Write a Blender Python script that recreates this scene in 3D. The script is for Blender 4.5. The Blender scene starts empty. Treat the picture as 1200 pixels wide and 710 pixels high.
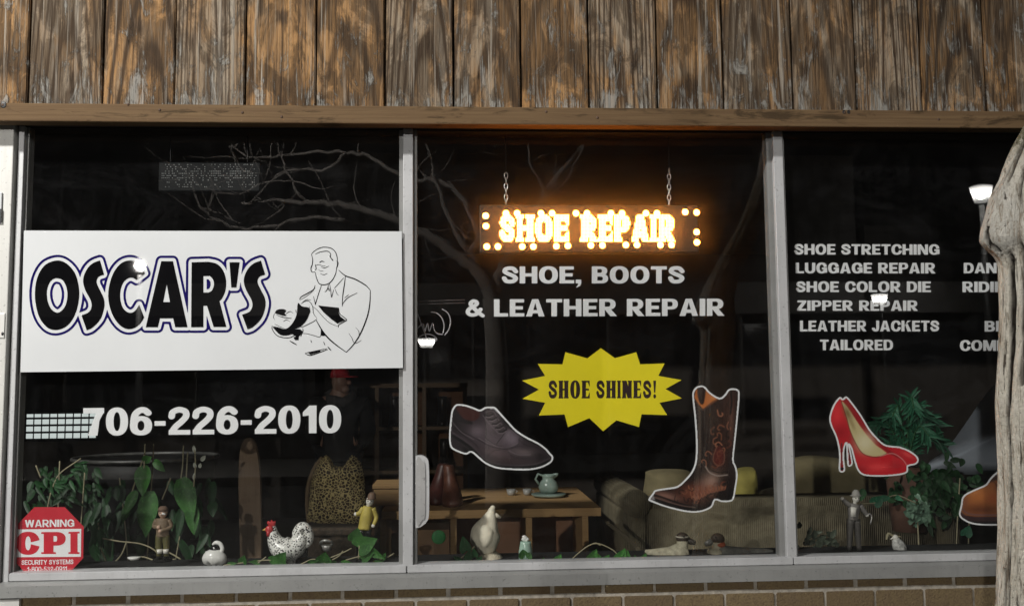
import bpy, bmesh, math, random
import numpy as np
from mathutils import Vector, Matrix
random.seed(7); np.random.seed(7)
sc = bpy.context.scene
COL = sc.collection
rad = math.radians

# ---------------------------------------------------------------- camera
CAMY, CAMZ, FOC = -3.19, 1.5, 1100.0            # focal length in pixels of a 1200 wide picture
def cam_axes(yaw, pitch, roll):
    cy, sy, cp, sp = math.cos(yaw), math.sin(yaw), math.cos(pitch), math.sin(pitch)
    f = Vector((sy*cp, cy*cp, sp)); r = Vector((cy, -sy, 0)); u = r.cross(f)
    c, s = math.cos(roll), math.sin(roll)
    return c*r + s*u, -s*r + c*u, f
CR, CU, CF = cam_axes(rad(3.474), rad(4.994), rad(-0.545))
cam = bpy.data.objects.new('camera', bpy.data.cameras.new('camera')); COL.objects.link(cam)
M = Matrix((CR, CU, -CF)).transposed().to_4x4(); M.translation = Vector((0, CAMY, CAMZ))
cam.matrix_world = M
cam.data.sensor_width = 36; cam.data.lens = 36*FOC/1200
cam.data.clip_start = 0.05; cam.data.clip_end = 500
sc.camera = cam

# ---------------------------------------------------------------- night sky, lamps, exposure
world = bpy.data.worlds.new('World'); sc.world = world; world.use_nodes = True
wn = world.node_tree
sky = wn.nodes.new('ShaderNodeTexSky'); sky.sky_type = 'NISHITA'; sky.sun_disc = False
sky.sun_elevation = rad(-4); sky.sun_rotation = rad(200)
wn.links.new(sky.outputs[0], wn.nodes['Background'].inputs[0])
wn.nodes['Background'].inputs[1].default_value = 0.05
vs = sc.view_settings
sc.display_settings.display_device = 'sRGB'
vs.view_transform = 'Standard'; vs.look = 'None'; vs.exposure = .18; vs.gamma = 1; vs.use_curve_mapping = False
cy = sc.cycles
try:
    cy.use_denoising = True; cy.denoiser = 'OPENIMAGEDENOISE'
except Exception: pass
cy.max_bounces = 7; cy.diffuse_bounces = 3; cy.glossy_bounces = 4; cy.transparent_max_bounces = 24
cy.sample_clamp_indirect = 4; cy.caustics_reflective = False; cy.caustics_refractive = False
cy.use_light_tree = True

def lamp(name, loc, power, color, radius=.15):
    l = bpy.data.lights.new(name, 'POINT'); l.energy = power; l.color = color; l.shadow_soft_size = radius
    o = bpy.data.objects.new(name, l); COL.objects.link(o); o.location = loc; return o
MAINLAMP = Vector((-3.5, -3.4, 5.0))
lamp('street_lamp_light', MAINLAMP, 1080, (1.0, .97, .92), .14)      # bulb of the near lamp at the kerb
FARLAMPS = []                                                           # bulbs of the far lamps are added with their lanterns

# ---------------------------------------------------------------- pixels of the photograph -> points on real planes
def Pn(px, py, Y):
    px = np.asarray(px, float); py = np.asarray(py, float)
    a = (px-600)/FOC; b = (355-py)/FOC
    d = [CR[i]*a + CU[i]*b + CF[i] for i in range(3)]
    t = (Y-CAMY)/d[1]
    return np.stack([d[0]*t, np.full_like(t, Y) if np.ndim(t) else np.array(Y), CAMZ+d[2]*t], -1)
def P(px, py, Y):
    return Vector(Pn(px, py, Y).tolist())
def R(px, py, d):                     # a point d metres in front of the glass, seen mirrored at that pixel
    v = P(px, py, d); return Vector((v.x, -d, v.z))
def ppm(Y): return FOC/(Y-CAMY)

# ---------------------------------------------------------------- objects
def tag(o, label=None, cat=None, group=None, kind=None):
    if label: o['label'] = label
    if cat: o['category'] = cat
    if group: o['group'] = group
    if kind: o['kind'] = kind
    return o
def thing(name, loc, label, cat, group=None):
    o = bpy.data.objects.new(name, None); COL.objects.link(o); o.location = loc; o.empty_display_size = .05
    return tag(o, label, cat, group)
def wloc(o):
    v = Vector(o.location)
    while o.parent: o = o.parent; v = v + Vector(o.location)
    return v
def link_mesh(name, verts, faces, mat, parent=None, smooth=False, origin=None):
    me = bpy.data.meshes.new(name)
    base = wloc(parent) if parent else (Vector(origin) if origin is not None else Vector((0, 0, 0)))
    vv = np.asarray(verts, float).reshape(-1, 3) - np.array(base)
    me.from_pydata(vv.tolist(), [], faces); me.update()
    o = bpy.data.objects.new(name, me); COL.objects.link(o)
    if parent: o.parent = parent
    else: o.location = base
    for m in (mat if isinstance(mat, (list, tuple)) else [mat]): me.materials.append(m)
    if smooth: me.polygons.foreach_set('use_smooth', [True]*len(me.polygons))
    return o
class MB:
    def __init__(s): s.v = []; s.f = []
    def add(s, vs, fs):
        n = len(s.v); s.v += [tuple(v) for v in vs]; s.f += [tuple(i+n for i in f) for f in fs]; return s
    def box(s, x0, x1, y0, y1, z0, z1, b=0.0):
        if b <= 0:
            vs = [(x, y, z) for z in (z0, z1) for y in (y0, y1) for x in (x0, x1)]
            return s.add(vs, [(0,2,3,1),(4,5,7,6),(0,1,5,4),(2,6,7,3),(0,4,6,2),(1,3,7,5)])
        bm = bmesh.new(); bmesh.ops.create_cube(bm, size=1)
        for v in bm.verts: v.co = Vector(((x0+x1)/2+v.co.x*(x1-x0), (y0+y1)/2+v.co.y*(y1-y0), (z0+z1)/2+v.co.z*(z1-z0)))
        bmesh.ops.bevel(bm, geom=bm.edges[:], offset=b, segments=2, affect='EDGES')
        bm.verts.index_update()
        s.add([v.co[:] for v in bm.verts], [[v.index for v in f.verts] for f in bm.faces]); bm.free(); return s
    def tube(s, pts, rr, seg=10, caps=True, flat=1.0):
        pts = [Vector(p) for p in pts]; n = len(pts)
        if not hasattr(rr, '__len__'): rr = [rr]*n
        t0 = (pts[1]-pts[0]).normalized()
        up = Vector((0, 0, 1)) if abs(t0.z) < .9 else Vector((0, 1, 0))
        a = t0.cross(up).normalized(); rings = []
        for i, p in enumerate(pts):
            t = (pts[min(i+1, n-1)]-pts[max(i-1, 0)]).normalized()
            a = (a - t*a.dot(t)).normalized(); b = t.cross(a)
            rings.append([p + a*(math.cos(k*2*math.pi/seg)*rr[i]) + b*(math.sin(k*2*math.pi/seg)*rr[i]*flat) for k in range(seg)])
        vs = [v for r in rings for v in r]
        fs = [(i*seg+k, i*seg+(k+1) % seg, (i+1)*seg+(k+1) % seg, (i+1)*seg+k) for i in range(n-1) for k in range(seg)]
        if caps: fs += [tuple(range(seg))[::-1], tuple((n-1)*seg+k for k in range(seg))]
        return s.add(vs, fs)
    def loft(s, rings, seg=20):        # rings: (cx, cy, cz, rx, ry), horizontal ellipses
        vs = [(cx+rx*math.cos(k*2*math.pi/seg), cy+ry*math.sin(k*2*math.pi/seg), cz) for cx, cy, cz, rx, ry in rings for k in range(seg)]
        n = len(rings)
        fs = [(i*seg+k, i*seg+(k+1) % seg, (i+1)*seg+(k+1) % seg, (i+1)*seg+k) for i in range(n-1) for k in range(seg)]
        fs += [tuple(range(seg))[::-1], tuple((n-1)*seg+k for k in range(seg))]
        return s.add(vs, fs)
    def ball(s, c, r, seg=16, rings=10):
        c = Vector(c); r = (r, r, r) if not hasattr(r, '__len__') else r
        vs = []
        for i in range(rings+1):
            th = math.pi*(.02+.96*i/rings)
            for k in range(seg):
                ph = 2*math.pi*k/seg
                vs.append((c.x+r[0]*math.sin(th)*math.cos(ph), c.y+r[1]*math.sin(th)*math.sin(ph), c.z+r[2]*math.cos(th)))
        fs = [(i*seg+k, (i+1)*seg+k, (i+1)*seg+(k+1) % seg, i*seg+(k+1) % seg) for i in range(rings) for k in range(seg)]
        fs += [tuple(range(seg)), tuple(rings*seg+k for k in range(seg))[::-1]]
        return s.add(vs, fs)
    def rot(s, c, axis, ang, start=0):
        Q = Matrix.Rotation(ang, 3, axis); c = Vector(c)
        s.v[start:] = [tuple(c+Q @ (Vector(v)-c)) for v in s.v[start:]]; return s
    def go(s, name, mat, parent=None, smooth=False, origin=None):
        return link_mesh(name, s.v, s.f, mat, parent, smooth, origin)
def bevel(o, w=.004, seg=2):
    m = o.modifiers.new('bevel', 'BEVEL'); m.width = w; m.segments = seg; m.limit_method = 'ANGLE'; m.angle_limit = rad(40); return o
def spl(pts, n=6, closed=False):
    pts = [np.array(p, float) for p in pts]; m = len(pts); out = []
    for i in range(m if closed else m-1):
        p1, p2 = pts[i], pts[(i+1) % m]
        p0 = pts[i-1] if (closed or i > 0) else 2*p1-p2
        p3 = pts[(i+2) % m] if (closed or i+2 < m) else 2*p2-p1
        for k in range(n):
            t = k/n
            out.append(.5*((2*p1)+(-p0+p2)*t+(2*p0-5*p1+4*p2-p3)*t*t+(-p0+3*p1-3*p2+p3)*t**3))
    if not closed: out.append(pts[-1])
    return [tuple(p) for p in out]

# ---------------------------------------------------------------- materials
def lin(c):
    return tuple(((x/255)/12.92 if x/255 <= .04045 else ((x/255+.055)/1.055)**2.4) for x in c)
class NT:
    def __init__(s, name):
        s.m = bpy.data.materials.new(name); s.m.use_nodes = True; s.t = s.m.node_tree; s.b = s.t.nodes['Principled BSDF']
    def n(s, typ, **k):
        nd = s.t.nodes.new('ShaderNode'+typ)
        for a, v in k.items():
            if a.startswith('i_'): s.put(nd, a[2:], v)
            else: setattr(nd, a, v)
        return nd
    def put(s, nd, key, v):
        key = int(key) if key.isdigit() else key.replace('_', ' ')
        i = nd.inputs[key]
        if hasattr(v, 'bl_idname') and hasattr(v, 'outputs'): v = v.outputs[0]
        if isinstance(v, bpy.types.NodeSocket): s.t.links.new(v, i)
        else: i.default_value = v
    def math(s, op, a, b=0.0, clamp=False):
        nd = s.n('Math', operation=op, use_clamp=clamp); s.put(nd, '0', a); s.put(nd, '1', b); return nd.outputs[0]
    def mix(s, f, a, b, blend='MIX'):
        nd = s.n('Mix', data_type='RGBA', blend_type=blend, clamp_factor=True)
        for key, v in ((0, f), (6, a), (7, b)):
            if isinstance(v, tuple) and len(v) == 3: v = v+(1,)
            s.put(nd, str(key), v)
        return nd.outputs[2]
    def ramp(s, f, stops, interp='LINEAR'):
        nd = s.n('ValToRGB'); s.put(nd, '0', f); cr = nd.color_ramp; cr.interpolation = interp
        while len(cr.elements) < len(stops): cr.elements.new(.5)
        for e, (p, c) in zip(cr.elements, stops):
            e.position = p; e.color = (c if hasattr(c, '__len__') else (c, c, c))+((1,) if (not hasattr(c, '__len__') or len(c) == 3) else ())
        return nd.outputs[0]
    def noise(s, vec, scale=5, detail=3, rough=.55, dist=0):
        nd = s.n('TexNoise', i_Scale=scale, i_Detail=detail, i_Roughness=rough, i_Distortion=dist)
        if vec is not None: s.put(nd, 'Vector', vec)
        return nd.outputs[0]
    def obj(s): return s.n('TexCoord').outputs['Object']
    def scale(s, vec, sx, sy, sz):
        nd = s.n('VectorMath', operation='MULTIPLY'); s.put(nd, '0', vec); nd.inputs[1].default_value = (sx, sy, sz); return nd.outputs[0]
    def attr(s, name, out=0): return s.n('Attribute', attribute_name=name).outputs[out]
    def bump(s, h, strength=.3, dist=.01):
        nd = s.n('Bump', i_Strength=strength, i_Distance=dist, i_Height=h); s.put(s.b, 'Normal', nd.outputs[0])
    def set(s, **k):
        for a, v in k.items():
            if isinstance(v, tuple) and len(v) == 3: v = v+(1,)
            s.put(s.b, a, v)
        return s
def pm(name, col, rough=.6, var=.25, scale=20, metal=0, bump=0, spec=.5, **k):
    t = NT(name); n = t.noise(t.obj(), scale, 4)
    lo = tuple(c*(1-var) for c in col); hi = tuple(min(1, c*(1+var)) for c in col)
    t.set(Base_Color=t.ramp(n, [(.3, lo), (.7, hi)]), Roughness=rough, Metallic=metal)
    t.b.inputs['Specular IOR Level'].default_value = spec
    if bump: t.bump(t.noise(t.obj(), scale*3, 3), bump, .004)
    for a, v in k.items(): t.put(t.b, a, v)
    return t.m
def emit(name, col, strength):
    t = NT(name); t.set(Base_Color=(0, 0, 0), Emission_Color=col, Emission_Strength=strength, Roughness=.6); return t.m
# ---------------------------------------------------------------- contours, flat shapes, lettering
def seg_dist(pts, X, Y, closed=True):
    d = np.full(X.shape, 1e9); n = len(pts)
    for i in range(n if closed else n-1):
        ax, ay = pts[i]; bx, by = pts[(i+1) % n]
        dx, dy = bx-ax, by-ay; L = dx*dx+dy*dy+1e-12
        t = np.clip(((X-ax)*dx+(Y-ay)*dy)/L, 0, 1)
        d = np.minimum(d, (X-ax-t*dx)**2+(Y-ay-t*dy)**2)
    return np.sqrt(d)
def sdf_poly(pts, X, Y):
    d = seg_dist(pts, X, Y); ins = np.zeros(X.shape, bool); n = len(pts)
    for i in range(n):
        ax, ay = pts[i]; bx, by = pts[(i+1) % n]
        if ay == by: continue
        c = ((ay > Y) != (by > Y)) & (X < (bx-ax)*(Y-ay)/(by-ay)+ax); ins ^= c
    return np.where(ins, -d, d)
SEG = {1:['BL'],2:['RB'],4:['TR'],8:['LT'],3:['RL'],6:['TB'],12:['LR'],9:['BT'],7:['TL'],14:['LB'],13:['BR'],11:['RT'],5:['BL','TR'],10:['RB','LT']}
def contour(F, x0, y0, dx, tol=.2):
    F = np.pad(F, 1, constant_values=abs(F).max()+1); x0 -= dx; y0 -= dx
    I = F < 0
    code = I[:-1,:-1]*1+I[:-1,1:]*2+I[1:,1:]*4+I[1:,:-1]*8
    nxt = {}; pos = {}
    def key(e, i, j):
        k = {'B':('h',i,j),'T':('h',i+1,j),'L':('v',i,j),'R':('v',i,j+1)}[e]
        if k not in pos:
            a = F[k[1], k[2]]; b = F[k[1], k[2]+1] if k[0] == 'h' else F[k[1]+1, k[2]]
            t = min(max(a/(a-b), .02), .98)
            pos[k] = (x0+(k[2]+(t if k[0] == 'h' else 0))*dx, y0+(k[1]+(t if k[0] == 'v' else 0))*dx)
        return k
    for i, j in zip(*np.nonzero((code > 0) & (code < 15))):
        for s in SEG[int(code[i, j])]: nxt[key(s[0], i, j)] = key(s[1], i, j)
    loops = []
    while nxt:
        k0, k = nxt.popitem(); L = [k0]
        while k != k0: L.append(k); k = nxt.pop(k)
        pts = dp([pos[k] for k in L], tol*dx)
        if len(pts) > 2: loops.append(pts)
    return loops
def dp(pts, tol):
    P_ = np.array(pts); n = len(P_)
    far = int(np.argmax(((P_-P_[0])**2).sum(1))); keep = {0, far}; st = [(0, far), (far, n)]
    while st:
        a, b = st.pop()
        if b-a < 2: continue
        A = P_[a]; B = P_[b % n]; d = B-A; L = math.hypot(*d)+1e-12; q = P_[a+1:b]-A
        e = abs(q[:, 0]*d[1]-q[:, 1]*d[0])/L
        k = int(np.argmax(e))
        if e[k] > tol: m = a+1+k; keep.add(m); st += [(a, m), (m, b)]
    return [tuple(P_[i]) for i in sorted(keep)]
def fill2d(loops, ext):
    cu = bpy.data.curves.new('tmp', 'CURVE'); cu.dimensions = '2D'; cu.fill_mode = 'BOTH'; cu.extrude = ext
    for L in loops:
        s = cu.splines.new('POLY'); s.points.add(len(L)-1); s.use_cyclic_u = True
        s.points.foreach_set('co', [c for x, y in L for c in (x, -y, 0, 1)])
    o = bpy.data.objects.new('tmp', cu); me = o.to_mesh()
    v = np.zeros(len(me.vertices)*3); me.vertices.foreach_get('co', v); v = v.reshape(-1, 3)
    f = [tuple(p.vertices) for p in me.polygons]
    o.to_mesh_clear(); bpy.data.objects.remove(o); bpy.data.curves.remove(cu)
    return v, f
def flat(name, loops, Yf, thick, mat, parent=None):
    """a cut-out of the given outlines (photo pixels) standing in the plane Y=Yf, with a thickness"""
    v, f = fill2d(loops, 1.0)
    w = Pn(v[:, 0], -v[:, 1], Yf); w[:, 1] = np.where(v[:, 2] > 0, Yf, Yf+thick)
    org = None if parent else w.mean(0)
    return link_mesh(name, w, f, mat, parent, origin=org)
def offset_loops(polys, off, step=.5):
    A = np.array([p for q in polys for p in q]); x0, y0 = A.min(0)-off-3; x1, y1 = A.max(0)+off+3
    X, Y = np.meshgrid(np.arange(x0, x1, step), np.arange(y0, y1, step))
    F = np.full(X.shape, 1e9)
    for q in polys: F = np.minimum(F, sdf_poly(q, X, Y))
    return F, x0, y0, step, X, Y

def gbox(X, Y, x0, y0, x1, y1): return np.maximum(np.maximum(x0-X, X-x1), np.maximum(y0-Y, Y-y1))
def gell(X, Y, cx, cy, rx, ry, p=2.3): return ((abs((X-cx)/rx)**p+abs((Y-cy)/ry)**p)**(1/p)-1)*min(rx, ry)
def gpoly(X, Y, *pts): return sdf_poly(pts, X, Y)
def U(*a):
    r = a[0]
    for b in a[1:]: r = np.minimum(r, b)
    return r
def S_(a, *bs):
    for b in bs: a = np.maximum(a, -b)
    return a
def gstroke(X, Y, pts, hw, ys=1.0):
    pts = spl(pts, 7); return seg_dist([(x, y*ys) for x, y in pts], X, Y*ys, False)-hw
GW = dict(A=.84,B=.74,C=.8,D=.78,E=.66,G=.84,H=.8,I=.25,J=.6,K=.82,L=.64,M=.98,N=.82,O=.86,P=.72,R=.78,S=.72,T=.72,U=.8,W=1.12,Y=.82,Z=.7)
GW.update({'0':.68,'1':.46,'2':.68,'3':.66,'5':.66,'6':.68,'7':.64,'8':.68,'9':.68,'-':.38,',':.26,'&':.84,'!':.25,"'":.22,' ':.32})
def glyph(ch, X, Y, v=.25, h=.19, sf=0.0):
    w = GW[ch]
    def stem(x, x2, y0=0, y1=1):
        b = gbox(X, Y, x, y0, x2, y1)
        if sf:
            if y0 == 0: b = U(b, gbox(X, Y, x-sf, 0, x2+sf, .08))
            if y1 == 1: b = U(b, gbox(X, Y, x-sf, .92, x2+sf, 1))
        return b
    def bowl(x0, xs, x1, y0, y1, hh):
        cy_ = (y0+y1)/2; ry = (y1-y0)/2
        o = U(gbox(X, Y, x0, y0, xs, y1), np.maximum(gell(X, Y, xs, cy_, x1-xs, ry), xs-X))
        i = U(gbox(X, Y, x0+v, y0+hh, xs, y1-hh), np.maximum(gell(X, Y, xs, cy_, max(.04, x1-xs-v*.95), ry-hh), xs-X))
        return S_(o, i)
    ring = lambda cx, cy_, rx, ry: S_(gell(X, Y, cx, cy_, rx, ry), gell(X, Y, cx, cy_, max(rx-v, .03), max(ry-h, .03), 2.1))
    if ch == 'I': return stem(0, w)
    if ch == 'H': return U(stem(0, v), stem(w-v, w), gbox(X, Y, v/2, .5-h/2, w-v/2, .5+h/2))
    if ch == 'E':
        r = U(stem(0, v), gbox(X, Y, 0, 0, w, h), gbox(X, Y, 0, 1-h, w*.98, 1), gbox(X, Y, 0, .5-h/2, w*.9, .5+h/2))
        if sf: r = U(r, gpoly(X, Y, (w, 0), (w, .36), (w-.16, h)), gpoly(X, Y, (w, 1), (w, .64), (w-.16, 1-h)))
        return r
    if ch == 'L': return U(stem(0, v), gbox(X, Y, 0, 0, w, h))
    if ch == 'T': return U(gbox(X, Y, 0, 1-h, w, 1), gbox(X, Y, w/2-v/2, 0, w/2+v/2, 1))
    if ch == 'D': return bowl(0, .36, w, 0, 1, h)
    if ch in 'PR':
        r = U(stem(0, v), bowl(0, .4, w-(.04 if ch == 'R' else 0), .38, 1, h*.9))
        if ch == 'R': r = U(r, gpoly(X, Y, (.26, .42), (.5, .44), (w+.02, 0), (w-v*1.12, 0), (.24, .4)))
        return r
    if ch == 'B': return U(bowl(0, .4, w, 0, .56, h*.85), bowl(0, .38, w-.04, .46, 1, h*.85))
    if ch == 'O': return ring(w/2, .5, w/2, .515)
    if ch == 'C': return S_(ring(w/2+.02, .5, w/2+.02, .515), gpoly(X, Y, (w*.5, .5), (w+.3, .73), (w+.3, .27)))
    if ch == 'G':
        r = S_(ring(w/2, .5, w/2, .515), gpoly(X, Y, (w*.5, .5), (w+.3, .74), (w+.3, .3), (w*.5, .4)))
        return U(r, gbox(X, Y, w*.52, .36, w, .54), gbox(X, Y, w-v*.75, .06, w, .54))
    if ch == 'S':
        pts = [(w-.1, .70), (w-.22, .87), (w*.46, .9), (.17, .85), (.12, .70), (.24, .585), (w*.5, .515), (w-.2, .43), (w-.105, .29), (w-.2, .14), (w*.48, .1), (.18, .14), (.09, .31)]
        return gstroke(X, Y, pts, (v+h)/4+.0)
    if ch == 'N': return U(stem(0, v*.92), stem(w-v*.92, w), gpoly(X, Y, (0, 1), (v*1.1, 1), (w, 0), (w-v*1.1, 0)))
    if ch == 'M': return U(stem(0, v*.9), stem(w-v*.9, w), gpoly(X, Y, (0, 1), (v*1.2, 1), (w/2+v*.4, 0), (w/2-v*.4, 0)), gpoly(X, Y, (w, 1), (w-v*1.2, 1), (w/2-v*.4, 0), (w/2+v*.4, 0)))
    if ch == 'A':
        k = v*.56; c = w/2
        o = gpoly(X, Y, (c-k, 1), (c+k, 1), (w, 0), (w-v*1.05, 0), (w-v*1.05-.045, .18), (v*1.05+.045, .18), (v*1.05, 0), (0, 0))
        return S_(o, gpoly(X, Y, (c, .8), (c-.09-(.25-v)*.6, .18+h), (c+.09+(.25-v)*.6, .18+h)))
    if ch == 'U':
        o = U(gbox(X, Y, 0, .38, w, 1), np.maximum(gell(X, Y, w/2, .38, w/2, .395), Y-.38))
        return S_(o, U(gbox(X, Y, v, .38, w-v, 1.3), np.maximum(gell(X, Y, w/2, .38, w/2-v, .395-h), Y-.381)))
    if ch == 'J':
        o = U(gbox(X, Y, w-v, .33, w, 1), np.maximum(gell(X, Y, w/2, .33, w/2, .345), Y-.34))
        return S_(o, np.maximum(gell(X, Y, w/2, .36, max(w/2-v*.95, .04), .345-h), Y-.6), gbox(X, Y, -.2, .3, v*.0+.0, .6), gbox(X, Y, v, .33, w-v, 1.2))
    if ch == 'K': return U(stem(0, v), gpoly(X, Y, (v*.6, .28), (w-v*1.25, 1), (w-.02, 1), (v*.6, .52)), gpoly(X, Y, (v*1.3, .6), (v*2.0, .74), (w, 0), (w-v*1.25, 0)))
    if ch == 'Y': return U(gbox(X, Y, w/2-v/2, 0, w/2+v/2, .45), gpoly(X, Y, (0, 1), (v*1.1, 1), (w/2, .62), (w-v*1.1, 1), (w, 1), (w/2+v/2, .36), (w/2-v/2, .36)))
    if ch == 'Z': return U(gbox(X, Y, .02, 1-h, w, 1), gbox(X, Y, 0, 0, w, h), gpoly(X, Y, (w-v*1.3, 1-h-.01), (w, 1-h+.01), (v*1.3, h), (0, h-.01)))
    if ch == 'W':
        q = w/4; a = v*.5
        return U(*[gpoly(X, Y, (x0-a, y0), (x0+a, y0), (x1+a, y1), (x1-a, y1)) for x0, y0, x1, y1 in ((a, 1, q+.02, 0), (q+.02, 0, 2*q, 1), (2*q, 1, 3*q-.02, 0), (3*q-.02, 0, w-a, 1))])
    if ch == '0': return ring(w/2, .5, w/2, .51)
    if ch == '1': return U(gbox(X, Y, w-v-.02, 0, w-.02, 1), gpoly(X, Y, (w-v, 1), (w-v*.6, 1), (w-v*.6, .66), (.02, .62), (.02, .76)))
    if ch == '2': return np.maximum(U(gstroke(X, Y, [(.11, .66), (.15, .82), (.34, .905), (.53, .83), (.55, .66), (.42, .48), (.24, .3), (.13, .12)], (v+h)/4), gbox(X, Y, .02, 0, w, h)), -Y)
    if ch == '3': return gstroke(X, Y, [(.11, .73), (.2, .88), (.38, .9), (.53, .8), (.5, .62), (.34, .53), (.5, .45), (.55, .27), (.42, .11), (.22, .11), (.1, .28)], (v+h)/4-.01)
    if ch == '5': return U(gbox(X, Y, .14, 1-h, w-.04, 1), gpoly(X, Y, (.13, 1), (.13+v*.9, 1), (.12+v*.75, .52), (.05, .47)), gstroke(X, Y, [(.15, .53), (.34, .58), (.53, .47), (.55, .3), (.43, .12), (.22, .11), (.1, .27)], (v+h)/4-.01))
    if ch in '69':
        if ch == '9': X = w-X; Y = 1-Y
        return U(ring(w/2, .34, w/2, .35), gstroke(X, Y, [(.56, .8), (.45, .9), (.3, .89), (.16, .74), (.115, .5), (.115, .34)], (v+h)/4+.005))
    if ch == '7': return U(gbox(X, Y, 0, 1-h*1.15, w, 1), gpoly(X, Y, (w-v, .86), (w, .86), (w-.14, .55), (.44, .0), (.14, 0), (.27, .42)))
    if ch == '8': return U(ring(w/2, .285, w/2, .3), ring(w/2, .745, w/2-.04, .27))
    if ch == '-': return gbox(X, Y, .02, .33, w-.02, .33+h)
    if ch == ',': return U(gbox(X, Y, 0, 0, v, .22), gpoly(X, Y, (v*.45, .02), (v, .02), (v*.8, -.15), (.0, -.26), (v*.4, -.1)))
    if ch == '!': return U(gpoly(X, Y, (0, 1), (w, 1), (w*.72, .32), (w*.28, .32)), gell(X, Y, w/2, .11, w/2, .12, 2))
    if ch == '&': return U(gstroke(X, Y, [(.8, .05), (.62, .22), (.38, .52), (.25, .74), (.36, .9), (.5, .86), (.53, .73), (.4, .6), (.2, .45), (.12, .27), (.22, .12), (.4, .1), (.58, .2), (.7, .42)], (v+h)/4-.012))
    raise KeyError(ch)
GC = {}
def gloops(ch, v, h, sf):
    k = (ch, v, h, sf)
    if k not in GC:
        d = 1/80; X, Y = np.meshgrid(np.arange(-.2, GW[ch]+.25, d), np.arange(-.35, 1.12, d))
        GC[k] = contour(glyph(ch, X, Y, v, h, sf), -.2, -.35, d, .22)
    return GC[k]
def layout(s, track, space=None):
    x = 0; out = []
    for ch in s:
        if ch == ' ': x += (space or GW[' '])+track; continue
        out.append((ch, x)); x += GW[ch]+track
    return out, x-track
def text_loops(s, xl, xr, tl, bl, tr=None, br=None, v=.25, h=.19, sf=0, track=.07, space=None):
    """lettering fitted to the photo box: left/right, cap-top and baseline at both ends"""
    tr = tl if tr is None else tr; br = bl if br is None else br
    lay, w = layout(s, track, space); loops = []
    for ch, x in lay:
        for L in gloops(ch, v, h, sf):
            q = []
            for gx, gy in L:
                a = (x+gx)/w; t = tl+(tr-tl)*a; b = bl+(br-bl)*a
                q.append((xl+(xr-xl)*a, b+(t-b)*gy))
            loops.append(q)
    return loops
# ---------------------------------------------------------------- printed pictures (flat prints carry their own printed colours)
def word_loops(s, xl, xr, tl, bl, tr=None, br=None, **kw):
    tr = tl if tr is None else tr; br = bl if br is None else br
    lay, w = layout(s, kw.get('track', .07), kw.get('space')); x = 0; out = []; i = 0
    for word in s.split(' '):
        a = lay[i][1]/w; last = lay[i+len(word)-1]; b = (last[1]+GW[last[0]])/w; i += len(word); mx = lambda p, q, t: p+(q-p)*t
        out.append(text_loops(word, mx(xl, xr, a), mx(xl, xr, b), mx(tl, tr, a), mx(bl, br, a), mx(tl, tr, b), mx(bl, br, b), **kw))
    return out
class Canvas:
    def __init__(s, outline, step=.5, inset=1.0):
        A = np.array(outline); x0, y0 = A.min(0)-2; x1, y1 = A.max(0)+2
        s.X, s.Y = np.meshgrid(np.arange(x0, x1, step), np.arange(y0, y1, step)); s.step = step
        s.sd = sdf_poly(outline, s.X, s.Y)+inset; s.c = np.zeros(s.X.shape+(3,))
    def base(s, c): s.c[:] = lin(c); return s
    def blend(s, a, c): s.c = s.c*(1-a[..., None])+np.array(lin(c))*a[..., None]
    def fill(s, pts, c, soft=.8, a=1.0, smooth=0):
        if smooth: pts = spl(pts, smooth, True)
        d = sdf_poly(pts, s.X, s.Y); s.blend(a*np.clip(.5-d/soft, 0, 1), c); return s
    def line(s, pts, w, c, soft=.7, a=1.0, smooth=5):
        if smooth: pts = spl(pts, smooth)
        d = seg_dist(pts, s.X, s.Y, False)-w/2; s.blend(a*np.clip(.5-d/soft, 0, 1), c); return s
    def glow(s, x, y, rx, ry, c, a=1.0, ang=0):
        dx, dy = s.X-x, s.Y-y; ca, sa = math.cos(ang), math.sin(ang)
        q = ((dx*ca+dy*sa)/rx)**2+((-dx*sa+dy*ca)/ry)**2; s.blend(a*np.exp(-q), c); return s
    def grain(s, amt=.08):
        s.c = np.clip(s.c*(1+amt*np.random.randn(*s.X.shape))[..., None], 0, 1); return s
    def mesh(s, name, Yf, mat, parent):
        H, Wd = s.X.shape; W3 = Pn(s.X, s.Y, Yf).reshape(-1, 3)
        ins = s.sd < 0; cell = ins[:-1,:-1] & ins[1:,:-1] & ins[:-1,1:] & ins[1:,1:]
        i, j = np.nonzero(cell); a = i*Wd+j
        F = np.stack([a, a+Wd, a+Wd+1, a+1], 1)
        used, inv = np.unique(F, return_inverse=True); F = inv.reshape(F.shape)
        o = link_mesh(name, W3[used], F.tolist(), mat, parent)
        at = o.data.color_attributes.new('ink', 'FLOAT_COLOR', 'POINT')
        c = s.c.reshape(-1, 3)[used]; at.data.foreach_set('color', np.concatenate([c, np.ones((len(c), 1))], 1).ravel().astype(np.float32))
        return o
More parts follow.
